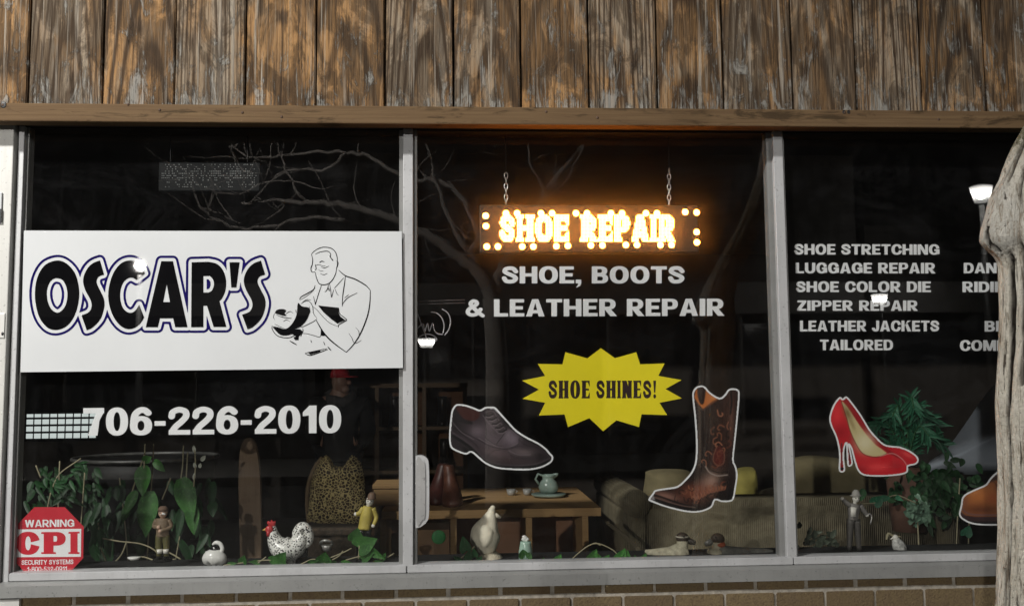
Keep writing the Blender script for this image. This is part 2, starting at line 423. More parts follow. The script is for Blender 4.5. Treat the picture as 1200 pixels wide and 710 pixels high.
# ---------------------------------------------------------------- materials of the place
def wood_planks():
    t = NT('weathered_planks'); pc = t.attr('pc', 1); rnd = t.attr('rnd', 2); hz = t.attr('hz', 2)   # hz: height above the trim board
    r2 = t.math('FRACT', t.math('MULTIPLY', rnd, 7.31)); r3 = t.math('FRACT', t.math('MULTIPLY', rnd, 13.7))
    warp = t.noise(t.scale(pc, 5, 1, 1.6), 1, 3, .5)
    def rings(scale, zc, dist):
        wv = t.n('TexWave', wave_type='RINGS', rings_direction='Y', i_Scale=scale, i_Distortion=dist, i_Detail=2.5, i_Detail_Scale=1.6, i_Detail_Roughness=.55)
        mul = t.n('CombineXYZ'); t.put(mul, '0', t.math('ADD', .55, t.math('MULTIPLY', r2, 1.0))); t.put(mul, '2', t.math('MULTIPLY', zc, t.math('ADD', .5, r3)))
        vm = t.n('VectorMath', operation='MULTIPLY'); t.put(vm, '0', pc); t.put(vm, '1', mul.outputs[0]); t.put(wv, 'Vector', vm.outputs[0]); return wv.outputs[1]
    g1 = rings(19.0, .045, 1.9)
    fine = t.noise(t.scale(pc, 330, 1, 8), 1, 5, .68)
    fine2 = t.noise(t.scale(pc, 105, 1, 2.6), 1, 5, .66, .35)
    mid = t.noise(t.scale(pc, 30, 1, 3.0), 1, 4, .6, .6)
    big = t.math('ADD', t.noise(t.scale(pc, 9, 1, 2.6), 1, 4, .58, 1.0), t.math('MULTIPLY', t.math('SUBTRACT', r2, .5), .22))
    blot = t.math('ADD', t.noise(t.scale(pc, 11, 1, 4.5), 1, 6, .70, .8), t.math('MULTIPLY', t.math('SUBTRACT', r3, .5), .10))
    gl = t.math('MULTIPLY', t.ramp(g1, [(.46, 0.), (.70, .4), (.90, 1.)]), t.math('ADD', .55, t.math('MULTIPLY', t.math('FRACT', t.math('MULTIPLY', rnd, 31.3)), .45)))
    orange = t.mix(gl, t.mix(t.ramp(mid, [(.35, 0.), (.65, 1.)]), (.53, .295, .12), (.34, .20, .095)), (.062, .037, .022))
    grey = t.mix(gl, t.mix(t.ramp(mid, [(.35, 0.), (.65, 1.)]), (.28, .20, .125), (.44, .38, .30)), (.060, .038, .024))
    c = t.mix(t.ramp(big, [(.45, 0.), (.60, .9)]), orange, grey)
    c = t.mix(t.ramp(fine2, [(.38, .85), (.48, 0.)]), c, (.060, .038, .024))
    c = t.mix(t.ramp(fine2, [(.54, 0.), (.66, .55)]), c, (.44, .36, .26))
    c = t.mix(t.ramp(fine, [(.36, .6), (.46, 0.)]), c, (.05, .033, .022))
    c = t.mix(t.ramp(fine, [(.60, 0.), (.74, .55)]), c, (.46, .42, .36))
    up = t.ramp(hz, [(.03, 0.), (.22, 1.)])                                   # rain-dark upper ends, worn lower ends
    dark = t.math('MULTIPLY', t.ramp(t.math('ADD', blot, t.math('MULTIPLY', up, .05)), [(.485, 0.), (.565, 1.)]), t.ramp(fine, [(.3, 1.), (.7, .45)]))
    c = t.mix(t.math('MULTIPLY', dark, .86), c, (.030, .022, .016))
    pf = t.math('ADD', t.noise(t.scale(pc, 17, 1, 6), 1, 6, .74, .9), t.ramp(hz, [(0., .105), (.06, .06), (.20, -.015), (.34, -.05)]))
    flake = t.math('ADD', pf, t.math('MULTIPLY', t.math('SUBTRACT', fine, .5), .5))
    pmask = t.ramp(flake, [(.585, 0.), (.66, 1.)])
    c = t.mix(t.math('MULTIPLY', pmask, .72), c, t.mix(mid, (.29, .315, .32), (.48, .465, .42)))
    streak = t.ramp(t.noise(t.scale(pc, 44, 1, .9), 1, 4, .62, .3), [(.60, 0.), (.67, 1.)])
    c = t.mix(t.math('MULTIPLY', t.math('MULTIPLY', streak, t.ramp(fine2, [(.4, .2), (.6, 1.)])), .75), c, (.56, .52, .45))
    crk = t.ramp(t.noise(t.scale(pc, 58, 1, 2.6), 1, 4, .66, 1.4), [(.285, 1.), (.315, 0.)])
    c = t.mix(crk, c, (.010, .008, .006))
    ps = t.n('NewGeometry').outputs['Position']; sx_ = t.n('SeparateXYZ'); t.put(sx_, '0', ps)
    for kx_, ky_, ka, kb_ in ((226, 48, 5, 22), (446, 84, 7, 16), (745, 72, 7, 17), (941, 84, 8, 20), (84, 96, 4, 24), (160, 30, 12, 14), (503, 62, 5, 14), (1170, 40, 9, 16), (330, 20, 12, 14), (690, 20, 9, 20), (1022, 75, 5, 12)):
        w = P(kx_, ky_, -.1); k = ppm(-.1)
        dx_ = t.math('MULTIPLY', t.math('SUBTRACT', sx_.outputs[0], w.x), k/ka); dz_ = t.math('MULTIPLY', t.math('SUBTRACT', sx_.outputs[2], w.z), k/kb_)
        d = t.math('ADD', t.math('SQRT', t.math('ADD', t.math('MULTIPLY', dx_, dx_), t.math('MULTIPLY', dz_, dz_))), t.math('MULTIPLY', t.math('SUBTRACT', fine2, .5), 2.6))
        c = t.mix(t.math('MULTIPLY', t.ramp(d, [(.35, 1.), (.9, 0.)]), .9), c, t.mix(t.ramp(fine, [(.45, 0.), (.62, 1.)]), (.020, .014, .010), (.16, .11, .075)))
    c = t.mix(t.math('MULTIPLY', rnd, .3), c, t.mix(.5, c, (.16, .10, .055)))
    t.set(Base_Color=c, Roughness=.85)
    t.b.inputs['Specular IOR Level'].default_value = .2
    hgt = t.math('ADD', t.math('ADD', t.math('MULTIPLY', fine, .5), t.math('MULTIPLY', fine2, .5)), t.math('SUBTRACT', t.math('MULTIPLY', pmask, .4), t.math('MULTIPLY', crk, 1.5)))
    t.bump(hgt, 1.0, .007)
    return t.m
def wood_board(name, a, b, sx=2.5, sz=60, blotch=.8):
    t = NT(name); o = t.obj()
    g = t.noise(t.scale(o, sx, sz, sz*2), 1, 5, .65, .6)
    k = t.noise(t.scale(o, 5, 12, 26), 1, 6, .7, .8)
    c = t.mix(t.ramp(g, [(.3, 0.), (.7, 1.)]), a, b)
    c = t.mix(t.math('MULTIPLY', t.ramp(k, [(.53, 0.), (.63, 1.)]), blotch), c, tuple(x*.22 for x in a))
    t.set(Base_Color=c, Roughness=.8); t.b.inputs['Specular IOR Level'].default_value = .2
    t.bump(g, .5, .003); return t.m
def brick_mat():
    t = NT('tan_brick'); o = t.obj(); r = t.attr('rnd', 2)
    n = t.noise(o, 38, 6, .7); n2 = t.noise(o, 160, 3)
    c = t.mix(r, (.235, .175, .09), (.155, .112, .058))
    c = t.mix(t.ramp(n, [(.4, 0.), (.7, .8)]), c, (.17, .12, .07))
    c = t.mix(t.ramp(n2, [(.35, .5), (.5, 0.)]), c, (.09, .06, .04))
    t.set(Base_Color=c, Roughness=.9); t.bump(t.math('ADD', n, n2), .7, .004); return t.m
def alu(name, col, rough=.42, metal=.35):
    t = NT(name); o = t.obj()
    n = t.noise(o, 6, 5, .65); s = t.noise(t.scale(o, 40, 40, 3), 1, 4, .6); d = t.noise(o, 90, 3, .7)
    c = t.mix(t.ramp(n, [(.3, 0.), (.75, 1.)]), tuple(x*.8 for x in col), col)
    c = t.mix(t.ramp(d, [(.62, 0.), (.7, .6)]), c, tuple(x*.3 for x in col))
    c = t.mix(t.ramp(s, [(.55, 0.), (.8, .35)]), c, tuple(x*.55 for x in col))
    t.set(Base_Color=c, Roughness=t.ramp(n, [(.3, rough-.1), (.7, rough+.15)]), Metallic=metal); t.bump(s, .08, .002); return t.m
def glass_mat():
    t = NT('window_glass'); nt = t.t; nt.nodes.remove(t.b)
    ge = t.n('NewGeometry'); ior = t.n('Mix', data_type='FLOAT'); t.put(ior, '0', ge.outputs['Backfacing']); ior.inputs[2].default_value = 1.52; ior.inputs[3].default_value = 1/1.52
    fr = t.n('Fresnel'); t.put(fr, 'IOR', ior.outputs[0])
    tr = t.n('BsdfTransparent'); tr.inputs[0].default_value = (.99, .995, .992, 1)
    gl = t.n('BsdfGlossy'); gl.inputs['Roughness'].default_value = 0.0
    m = t.n('MixShader'); t.put(m, '0', fr.outputs[0]); t.put(m, '1', tr.outputs[0]); t.put(m, '2', gl.outputs[0])
    du = t.n('BsdfTranslucent'); du.inputs[0].default_value = (.9, .9, .9, 1)          # translucent haze added to imitate camera glow around the lit sign
    n = t.noise(t.obj(), 3, 6, .7); haze = t.ramp(n, [(.3, .016), (.75, .028)])
    m2 = t.n('MixShader'); t.put(m2, '0', haze); t.put(m2, '1', m.outputs[0]); t.put(m2, '2', du.outputs[0])
    df = t.n('BsdfDiffuse'); df.inputs[0].default_value = (.75, .75, .78, 1)               # added pale veil lightening the dark panes, patterned as rain streaks and smears
    st = t.noise(t.scale(t.obj(), 14, 1, 1.6), 1, 5, .7, 1.5); wp = t.noise(t.scale(t.obj(), 2.2, 1, 3.4), 1, 6, .75, 2.5)
    gr = t.math('ADD', t.ramp(st, [(.45, .001), (.8, .0035)]), t.ramp(wp, [(.48, 0.), (.72, .0045)]))
    m3 = t.n('MixShader'); t.put(m3, '0', gr); t.put(m3, '1', m2.outputs[0]); t.put(m3, '2', df.outputs[0]); m2 = m3
    nt.links.new(m2.outputs[0], nt.nodes['Material Output'].inputs[0]); return t.m
MAT = dict(
    planks=wood_planks(), trim=wood_board('trim_board_wood', (.20, .13, .068), (.13, .08, .043)),
    brick=brick_mat(), mortar=pm('mortar', (.38, .35, .30), .95, .3, 40, bump=.5),
    alu=alu('aluminium_frame', (.62, .63, .645), .42, .15), alud=alu('aluminium_sill', (.33, .335, .33), .42, .2), door=alu('door_paint', (.76, .76, .73), .45, .1),
    black=pm('black_plastic', (.012, .012, .013), .45), dark_matte=pm('dark_soffit', (.03, .024, .02), .9),
    glass=glass_mat(), vinyl=pm('white_vinyl', (.88, .89, .91), .5, .05, 8), vred=pm('red_vinyl', (.55, .012, .03), .35, .1, 12),
    signw=pm('sign_board_white', (.76, .785, .805), .01, .03, 4, spec=.35), ink=pm('black_ink', (.006, .006, .007), .01, .1, spec=.5), navy=pm('navy_ink', (.012, .008, .11), .01),
    yellow=pm('yellow_vinyl', (.96, .81, .010), .5, .04, 9), brownink=pm('dark_brown_ink', (.022, .006, .005), .5),
    wallp=pm('interior_plaster', (.13, .11, .095), .9, .15, 3), floor=pm('interior_floor', (.06, .045, .035), .6, .3, 5), ceil=pm('ceiling_tile', (.16, .15, .14), .9, .1, 4),
    ply=wood_board('light_plywood', (.56, .36, .17), (.48, .29, .13), 1.5, 40, .15), plyd=wood_board('brown_panel', (.17, .085, .045), (.13, .06, .032), 1.5, 40, .2),
    shelfw=wood_board('shelf_wood', (.20, .135, .085), (.15, .10, .065), 1.5, 40, .2), darkw=pm('black_lacquer', (.008, .008, .008), .75, spec=.12),
    asphalt=pm('asphalt', (.016, .016, .017), .95, .3, 30, bump=.4, spec=.08), concrete=pm('pavement_concrete', (.05, .049, .046), .9, .2, 8, bump=.2, spec=.1),
    white=pm('white_ceramic', (.78, .78, .75), .25, .04, 10), cream=pm('cream_ceramic', (.88, .82, .66), .45, .12, 40, bump=.3),
)
def ink_mat():
    t = NT('printed_vinyl'); t.set(Base_Color=t.attr('ink', 0), Roughness=.45); t.b.inputs['Specular IOR Level'].default_value = .35; return t.m
MAT['print'] = ink_mat()

# ---------------------------------------------------------------- ground and street (seen only mirrored in the glass)
def slab(name, x0, x1, y0, y1, z0, z1, m): 
    o = MB().box(x0, x1, y0, y1, z0, z1).go(name, m); return tag(o, kind='structure')
slab('ground', -80, 80, -80, 60, -1.0, -.16, MAT['asphalt'])
slab('road', -80, 80, -13.0, -7.6, -.16, -.156+.004, MAT['asphalt'])
slab('pavement', -80, 80, -7.6, -.03, -.16, 0, MAT['concrete'])
slab('far_pavement', -80, 80, -17, -13.0, -.16, 0, MAT['concrete'])

# ---------------------------------------------------------------- storefront dimensions from the frame lines
ZB = P(600, 146.2, -.13).z                 # underside of the trim board
ZT = P(600, 125.5, -.13).z                 # its top
ZRAIL = P(600, 659.0, -.03).z              # top of the bottom rail
ZRAILB = P(600, 668.3, -.03).z
ZSILLB = P(600, 687.2, -.06).z
FY = -.03                                  # face of the aluminium frame
GX0 = P(27.5, 300, FY).x
XR = 4.6; XL = -3.6
# ---- fascia
fas = thing('plank_fascia', (0, -.1, ZT), 'weathered vertical wooden planks with peeling paint above the shop window', 'wooden fascia')
seams = [-215, -132, -50, 32.6, 119, 204, 287, 370, 451, 531.7, 611, 691, 771, 849, 930, 1004, 1081, 1156, 1234, 1310, 1388, 1466, 1545, 1620, 1700, 1780, 1860, 1940, 2020]
xs = [P(s, 122, -.1).x for s in seams]
V = []; F = []; pc = []; rn = []; hz = []
ZP1 = 3.6
for a, b in zip(xs[:-1], xs[1:]):
    g = .0032; j = random.uniform(-.004, .004); x0, x1 = a+g, b-g; n0 = len(V); k = random.random()*50; r = random.random(); z0r = random.uniform(-1, 1)
    off = random.uniform(-.05, .05)
    m = MB().box(x0, x1, -.10+j, -.07, ZT-.012, ZP1)
    bm = bmesh.new()
    for v in m.v: bm.verts.new(v)
    bm.verts.ensure_lookup_table()
    for f in m.f: bm.faces.new([bm.verts[i] for i in f])
    bmesh.ops.bevel(bm, geom=[e for e in bm.edges if abs(e.verts[0].co.z-e.verts[1].co.z) > .5], offset=.003, segments=2, affect='EDGES')
    bm.verts.index_update()
    for v in bm.verts:
        V.append(tuple(v.co)); pc.append((v.co.x-(x0+x1)/2+off, k, v.co.z+z0r)); rn.append(r); hz.append(v.co.z-ZT)
    F += [tuple(q.index+n0 for q in f.verts) for f in bm.faces]; bm.free()
o = link_mesh('cladding', V, F, MAT['planks'], fas)
at = o.data.attributes.new('pc', 'FLOAT_VECTOR', 'POINT'); at.data.foreach_set('vector', np.array(pc, np.float32).ravel())
at = o.data.attributes.new('rnd', 'FLOAT', 'POINT'); at.data.foreach_set('value', np.array(rn, np.float32))
at = o.data.attributes.new('hz', 'FLOAT', 'POINT'); at.data.foreach_set('value', np.array(hz, np.float32))
bevel(MB().box(XL, XR, -.13, -.075, ZB, ZT).go('trim_board', MAT['trim'], fas), .004)
MB().box(XL, XR, -.0695, .1, ZT-.01, ZP1).go('backing', MAT['dark_matte'], fas)
MB().box(XL, XR, -.075, .1, ZB+.016, ZT-.012).go('soffit', MAT['dark_matte'], fas)
NAIL = pm('rusty_nail', (.10, .06, .04), .7)
for px, py in ((150, 122.5), (187, 129), (284, 132), (330, 137), (640, 131), (990, 132), (3, 123), (700, 138), (1100, 140)):
    c = P(px, py, -.131); MB().ball((c.x, -.1305, c.z), (.0045, .002, .0045), 8, 5).go('nail', NAIL, fas, True)
for px, py, r in ((989, 131.5, .006), (994.5, 131.5, .006), (4, 123, .010)): c = P(px, py, -.13); MB().ball((c.x, -.1302, c.z), (r, .001, r*1.15), 10, 5).go('knot_hole', MAT['black'], fas, True)

# ---- the window
win = thing('shop_window', (0, 0, ZRAIL), 'wide aluminium framed shop window of three glass panes over a brick base', 'shop window')
ZH = ZB+.012
def mull(name, pxs, side):
    pts = [(P(a, 170, FY).x+P(b, 655, FY).x)/2 for a, b in pxs]
    x0, x1 = pts
    o = bevel(MB().box(x0, x1, FY, .03, ZRAIL-.004, ZH).go(name, MAT['alu'], win), .002)
    MB().box(x0-side[0], x0-.0006, -.012, .028, ZRAIL, ZH).box(x1+.0006, x1+side[1], -.012, .028, ZRAIL, ZH).go('glazing_stop', MAT['alud'], o)
    return x0, x1
M1 = mull('mullion', ((470.5, 474), (482, 486)), (.014, .013))
M2 = mull('mullion', ((903.8, 925), (915.6, 936)), (.019, .010))
MX3 = M2[1]+1.24
mull('mullion', ((0, 0), (0, 0)), (.01, .01)) if False else None
bevel(MB().box(MX3, MX3+.035, FY, .03, ZRAIL-.004, ZH).go('mullion', MAT['alu'], win), .002)
J0 = (P(20.5, 170, FY).x+P(4, 670, FY).x)/2; J1 = (P(27.3, 170, FY).x+P(11, 670, FY).x)/2
bevel(MB().box(J0, J1, FY, .03, ZRAIL-.03, ZH).go('jamb', MAT['alu'], win), .002)
MB().box(J1+.0006, J1+.008, -.012, .028, ZRAIL, ZH).go('glazing_stop', MAT['alud'], win)
cuts = [J1+.001, P(476.8, 664, FY).x, P(930, 660, FY).x, MX3+.035]
rail = MB()
for a, b in zip(cuts[:-1], cuts[1:]): rail.box(a+.0012, b-.0012, FY-.003, .03, ZRAILB, ZRAIL, .0025)
rail.go('bottom_rail', MAT['alu'], win)
sill = MB(); xs0, xs1 = XL, MX3+.06
prof = [(-.034, ZRAILB-.001), (-.040, ZRAILB-.003), (-.060, ZRAILB-.010), (-.0615, ZSILLB), (-.02, ZSILLB), (-.02, ZRAILB-.001)]
vs = [(x, y, z) for x in (xs0, xs1) for y, z in prof]; n = len(prof)
sill.add(vs, [(i, (i+1) % n, n+(i+1) % n, n+i) for i in range(n)]+[tuple(range(n))[::-1], tuple(range(n, 2*n))])
sill.go('sill', MAT['alud'], win)
MB().box(J1, MX3, -.005, .03, ZH, ZB+.0155).go('head_rail', MAT['dark_matte'], win)  # aluminium head coloured dark so the sign's light hardly shows on it
for a, b in ((J1+.0085, M1[0]-.0145), (M1[1]+.0135, M2[0]-.0195), (M2[1]+.0105, MX3-.001)):
    MB().box(a, b, 0, .006, ZRAIL-.006, ZH-.001).go('glass_pane', MAT['glass'], win)
# pull handle
hp = spl([(487, 534), (494, 533.5), (500.5, 537), (502.5, 546), (503, 575), (502.5, 603), (500, 611), (493, 617), (487, 618.5)], 5)
ho = flat('pull_handle', [hp], -.034, .03, MAT['alu'], win); bevel(ho, .003)
hp2 = [(488, 540), (495, 540), (498, 545), (498.5, 575), (498, 604), (495, 609), (488, 611)]
flat('grip', [spl(hp2, 4, True)], -.0375, .003, alu('handle_grip', (.5, .5, .5)), ho)

# ---- brick base
BW = thing('brick_wall', (0, -.03, 0), 'low tan brick wall below the window sill', 'brick wall')
V = []; F = []; rn = []; z = ZSILLB-.034; bw = .171; row = 0
first = P(610, 700, -.04).x
tops = [ZSILLB+.02]
courses = [(ZSILLB-.0335, ZSILLB+.03, 0)]
zt = ZSILLB-.0435
while zt > -.05: courses.append((max(zt-.062, -.1), zt, 1)); zt -= .072
for ci, (z0, z1, k) in enumerate(courses):
    x = first-bw*25+(bw*.62 if ci == 0 else (bw/2 if ci % 2 == 0 else 0))
    while x < MX3+.4:
        if x > P(26, 700, -.04).x-bw*.5:
            j = random.uniform(-.002, .002); r = random.random()
            m = MB().box(x+.0035, x+bw-.0055, -.040+j+(.004 if ci == 0 else 0), .05, z0, z1, .003); n0 = len(V); V += m.v; F += [tuple(i+n0 for i in f) for f in m.f]; rn += [r]*len(m.v)
        x += bw
o = link_mesh('brick_courses', V, F, MAT['brick'], BW)
at = o.data.attributes.new('rnd', 'FLOAT', 'POINT'); at.data.foreach_set('value', np.array(rn, np.float32))
MB().box(P(24, 700, -.04).x, MX3+.4, -.0335, .06, -.1, ZSILLB-.002).go('mortar_bed', MAT['mortar'], BW)

# ---- door at the left edge of the picture
DR = thing('shop_door', (J0-.02, -.03, 0), 'pale aluminium shop door with a black lock plate beside the left pane', 'door')
dx = J0-.006
bevel(MB().box(dx-.115, dx, -.05, .0, .02, ZH).go('stile', MAT['door'], DR), .003)
bevel(MB().box(dx-1.0, dx-.9, -.05, 0, .02, ZH).box(dx-.9, dx-.115, -.05, 0, .02, .28).box(dx-.9, dx-.115, -.05, 0, ZH-.1, ZH).go('door_rail', MAT['door'], DR), .003)
MB().box(dx-.9, dx-.115, -.03, -.024, .28, ZH-.1).go('door_glass', MAT['glass'], DR)
a = P(3.5, 226, -.05); b = P(3.5, 262, -.05)
lk = bevel(MB().box(a.x-.07, a.x, -.056, -.0505, b.z, a.z).go('lock_plate', MAT['alu'], DR), .002)
c1 = P(2.2, 245, -.056); c2 = P(2.2, 261, -.056)
MB().box(c1.x-.06, c1.x, -.0585, -.0562, c2.z, c1.z).go('lock_slot', MAT['black'], lk)
a = P(6.5, 367, -.05); b = P(6.5, 396, -.05)
pl = bevel(MB().box(a.x-.05, a.x, -.054, -.0505, b.z, a.z).go('handle_plate', MAT['white'], DR), .004)
k1 = P(3, 391, -.054); MB().ball((k1.x, -.0545, k1.z), (.004, .002, .006), 10, 6).go('keyhole', MAT['black'], pl)
MB().box(dx-1.1, P(26, 700, -.04).x-.004, -.052, .05, -.1, ZSILLB-.006).go('threshold_panel', MAT['door'], DR)
MB().box(XL-.5, dx-1.02, -.06, .06, -.1, ZP1).go('x', MAT['dark_matte']) if False else None

# ---- walls closing the shop (interior) 
RX0, RX1, RY1, RZ0, RZ1 = -6.5, 6.4, 7.2, .1, 2.95
tag(MB().box(RX0, RX1, .1, RY1, RZ0-.1, RZ0).go('floor', MAT['floor']), kind='structure')
tag(MB().box(RX0, RX1, .102, RY1, RZ1, RZ1+.1).go('ceiling', MAT['ceil']), kind='structure')
tag(MB().box(RX0, RX1, RY1, RY1+.1, RZ0, RZ1).go('back_wall', MAT['wallp']), kind='structure')
tag(MB().box(RX0-.1, RX0, .102, RY1+.1, RZ0-.1, RZ1).go('side_wall', MAT['wallp']), kind='structure')
tag(MB().box(RX1, RX1+.1, .102, RY1+.1, RZ0-.1, RZ1).go('side_wall', MAT['wallp']), kind='structure')
fw = MB().box(RX0-.1, dx-1.004, -.02, .1, -.1, ZP1).box(MX3+.036, RX1+.1, -.02, .1, -.1, ZP1)
tag(fw.go('front_wall', MAT['dark_matte']), kind='structure')
ZL = P(600, 657.5, .12).z                  # top of the display ledge inside the glass
LEDGE = .29
tag(bevel(MB().box(J1+.01, MX3-.002, .062, LEDGE, ZL-.04, ZL).go('display_ledge', pm('dark_ledge', (.014, .014, .015), .7, .3, 15), origin=(0, .2, ZL)), .004),
    'dark display ledge running behind the glass along the bottom of the window', 'ledge')
# ---------------------------------------------------------------- street lamps, trees, houses behind the camera (mirrored in the panes)
def lens_mat():
    t = NT('lamp_lens'); z = t.n('SeparateXYZ'); t.put(z, '0', t.n('TexCoord').outputs['Generated'])
    t.set(Base_Color=(.5, .5, .5), Emission_Color=(1.0, .97, .92), Emission_Strength=t.ramp(z.outputs[2], [(0., 2.5), (.2, 9.), (.5, 34.), (.82, 13.), (1., 3.)])); return t.m
lens_m = lens_mat()
iron = pm('dark_iron', (.010, .010, .010), .7, spec=.2)
def street_lamp(px, py, d, w, h, light=0):
    c = R(px, py, d); r = w/2/ppm(d); hh = h/ppm(d)
    root = thing('street_lamp', (c.x, c.y, 0), 'tall dark street lamp with a bright tapered lantern across the road', 'street lamp', 'lit street lamps mirrored in the window glass')
    MB().tube([(c.x, c.y, 0), (c.x, c.y, .6), (c.x, c.y, c.z-hh/2-.05)], [.11, .07, .045]).go('pole', iron, root, True)
    MB().loft([(c.x, c.y, c.z-hh/2, r*.62, r*.62), (c.x, c.y, c.z+hh/2, r, r)], 16).go('lantern', lens_m, root, True)
    MB().loft([(c.x, c.y, c.z+hh/2+.003, r*1.08, r*1.08), (c.x, c.y, c.z+hh/2+.06, r*.7, r*.7), (c.x, c.y, c.z+hh/2+.16, .02, .02)], 16).go('cap', iron, root, True)
    if light:
        tw = (Vector((0, -CAMY, CAMZ))-c).normalized(); lamp('street_lamp_bulb', c+tw*r*1.6, light, (1.0, .96, .9), .08)
street_lamp(1150, 228, 14.0, 27, 19, 850)
street_lamp(1031, 351, 13.4, 20, 13)
street_lamp(500, 402, 12.6, 22, 11)
street_lamp(166, 312, 13.4, 12, 15, 1500)
# the near lamp at the kerb, out of view: a pole with the bulb hanging under a shade
ml = thing('street_lamp', (MAINLAMP.x, MAINLAMP.y-.4, 0), 'street lamp on the near kerb whose light falls on the shop front', 'street lamp')
MB().tube([(MAINLAMP.x, MAINLAMP.y-.4, 0), (MAINLAMP.x, MAINLAMP.y-.4, 5.2), (MAINLAMP.x, MAINLAMP.y-.3, 5.4), (MAINLAMP.x, MAINLAMP.y-.02, 5.42)], [.09, .06, .05, .04]).go('pole', iron, ml, True)
MB().loft([(MAINLAMP.x, MAINLAMP.y, 5.30, .24, .24), (MAINLAMP.x, MAINLAMP.y, 5.38, .12, .12), (MAINLAMP.x, MAINLAMP.y, 5.44, .05, .05)]).go('shade', iron, ml, True)

bark = pm('grey_bark', (.34, .31, .285), .9, .3, 30, bump=.6)
def tree_mirrored(trunk, limbs, d, label, twigs=True):
    """bare street tree; outline given where it shows in the glass"""
    base = R(trunk[0][0], trunk[0][1], d)
    root = thing('bare_tree', (base.x, -d, 0), label, 'tree')
    def br(mb, pts, w0, w1, dd=0):
        q = [R(x+random.uniform(-2.2, 2.2)*(w0 < 20), y+random.uniform(-2.2, 2.2)*(w0 < 20), d+dd*(i/max(1, len(pts)*5-1))) for i, (x, y) in enumerate(spl(pts, 5))]
        k = ppm(d); mb.tube(q, [(w0+(w1-w0)*i/(len(q)-1))/2/k for i in range(len(q))], 8); return q
    t = MB(); q = br(t, trunk, 31, 23); b = q[0]
    t.tube([(b.x, b.y, -.05), (b.x, b.y, b.z*.5), tuple(b)], [31/2/ppm(d)*1.35, 31/2/ppm(d)*1.1, 31/2/ppm(d)], 10)
    t.go('trunk', bark, root, True)
    m = MB(); random.seed(3)
    for pts, w0, w1 in limbs:
        q = br(m, pts, w0, w1, random.uniform(-.6, .8))
        if not twigs: continue
        for _ in range(max(3, len(q)//3)):
            i = random.randrange(2, len(q)); p = q[i]; v = Vector((random.uniform(-1, 1), random.uniform(-.4, .4), random.uniform(-.5, 1))).normalized()
            L = random.uniform(.2, .8); pts2 = [p]
            for s in range(4): v = (v+Vector((random.uniform(-.4, .4), random.uniform(-.3, .3), random.uniform(-.3, .4)))).normalized(); pts2.append(pts2[-1]+v*L/4)
            m.tube(pts2, [.009, .0075, .006, .0045, .002], 5)
    m.go('branches', bark, root, True)
tree_mirrored([(584, 600), (583, 500), (582, 420), (577, 350)], [
    ([(577, 352), (566, 325), (545, 305), (515, 285), (487, 268), (450, 252), (405, 240), (360, 238), (325, 234), (285, 240)], 17, 3),
    ([(577, 352), (590, 310), (615, 270), (640, 225), (690, 160), (720, 90)], 14, 5),
    ([(545, 305), (560, 275), (545, 235), (515, 213), (480, 210), (440, 187), (405, 178), (350, 180), (300, 186), (270, 170)], 8, 2),
    ([(450, 252), (420, 262), (370, 255), (300, 268), (262, 262), (232, 240), (220, 205), (196, 190)], 6, 1.5),
    ([(405, 178), (380, 200), (345, 198), (310, 215), (275, 228), (240, 222)], 4, 1.5),
    ([(360, 238), (345, 220), (330, 185), (322, 160)], 4, 1.2),
    ([(566, 325), (530, 262), (512, 215), (498, 160)], 8, 2),
    ([(640, 225), (622, 190), (618, 130)], 5, 1.5), ([(690, 160), (660, 215), (628, 240)], 3, 1),
    ([(270, 170), (282, 195), (290, 225), (330, 250)], 3, 1), ([(232, 240), (255, 250), (285, 262)], 2.5, 1)], 6.6,
    'bare street tree on the pavement, its trunk mirrored in the middle pane')
# shopfronts across the road
fac = pm('painted_render', (.015, .014, .013), .9, .2, 3, spec=.1); dk = pm('dark_shop_glass', (.02, .022, .025), .15)
band = pm('pale_fascia_band', (.07, .067, .063), .8, .15, 4)
for i, (x0, x1, hgt) in enumerate(((-26, -14, 6.2), (-13.8, -3, 5.4), (-2.8, 9, 6.6), (9.2, 22, 5.0), (22.2, 38, 6.8))):
    b = thing('shop_building', ((x0+x1)/2, -17, 0), 'dark two storey shop building across the street, %s' % ('furthest left', 'second from left', 'middle one', 'second from right', 'furthest right')[i], 'building')
    MB().box(x0, x1, -24, -17.2, 0, hgt).go('wall', fac, b)
    bevel(MB().box(x0, x1, -17.2+.002, -16.9, 3.0, 3.7).go('fascia', band, b), .02)
    n = int((x1-x0)/2.6); s = (x1-x0)/n
    for k in range(n):
        w = MB().box(x0+k*s+.25, x0+(k+1)*s-.25, -17.19, -17.12, .5, 2.8).go('window', dk, b)
        MB().box(x0+k*s+.20, x0+k*s+.248, -17.19, -17.05, .4, 2.95).go('pier', band, b)
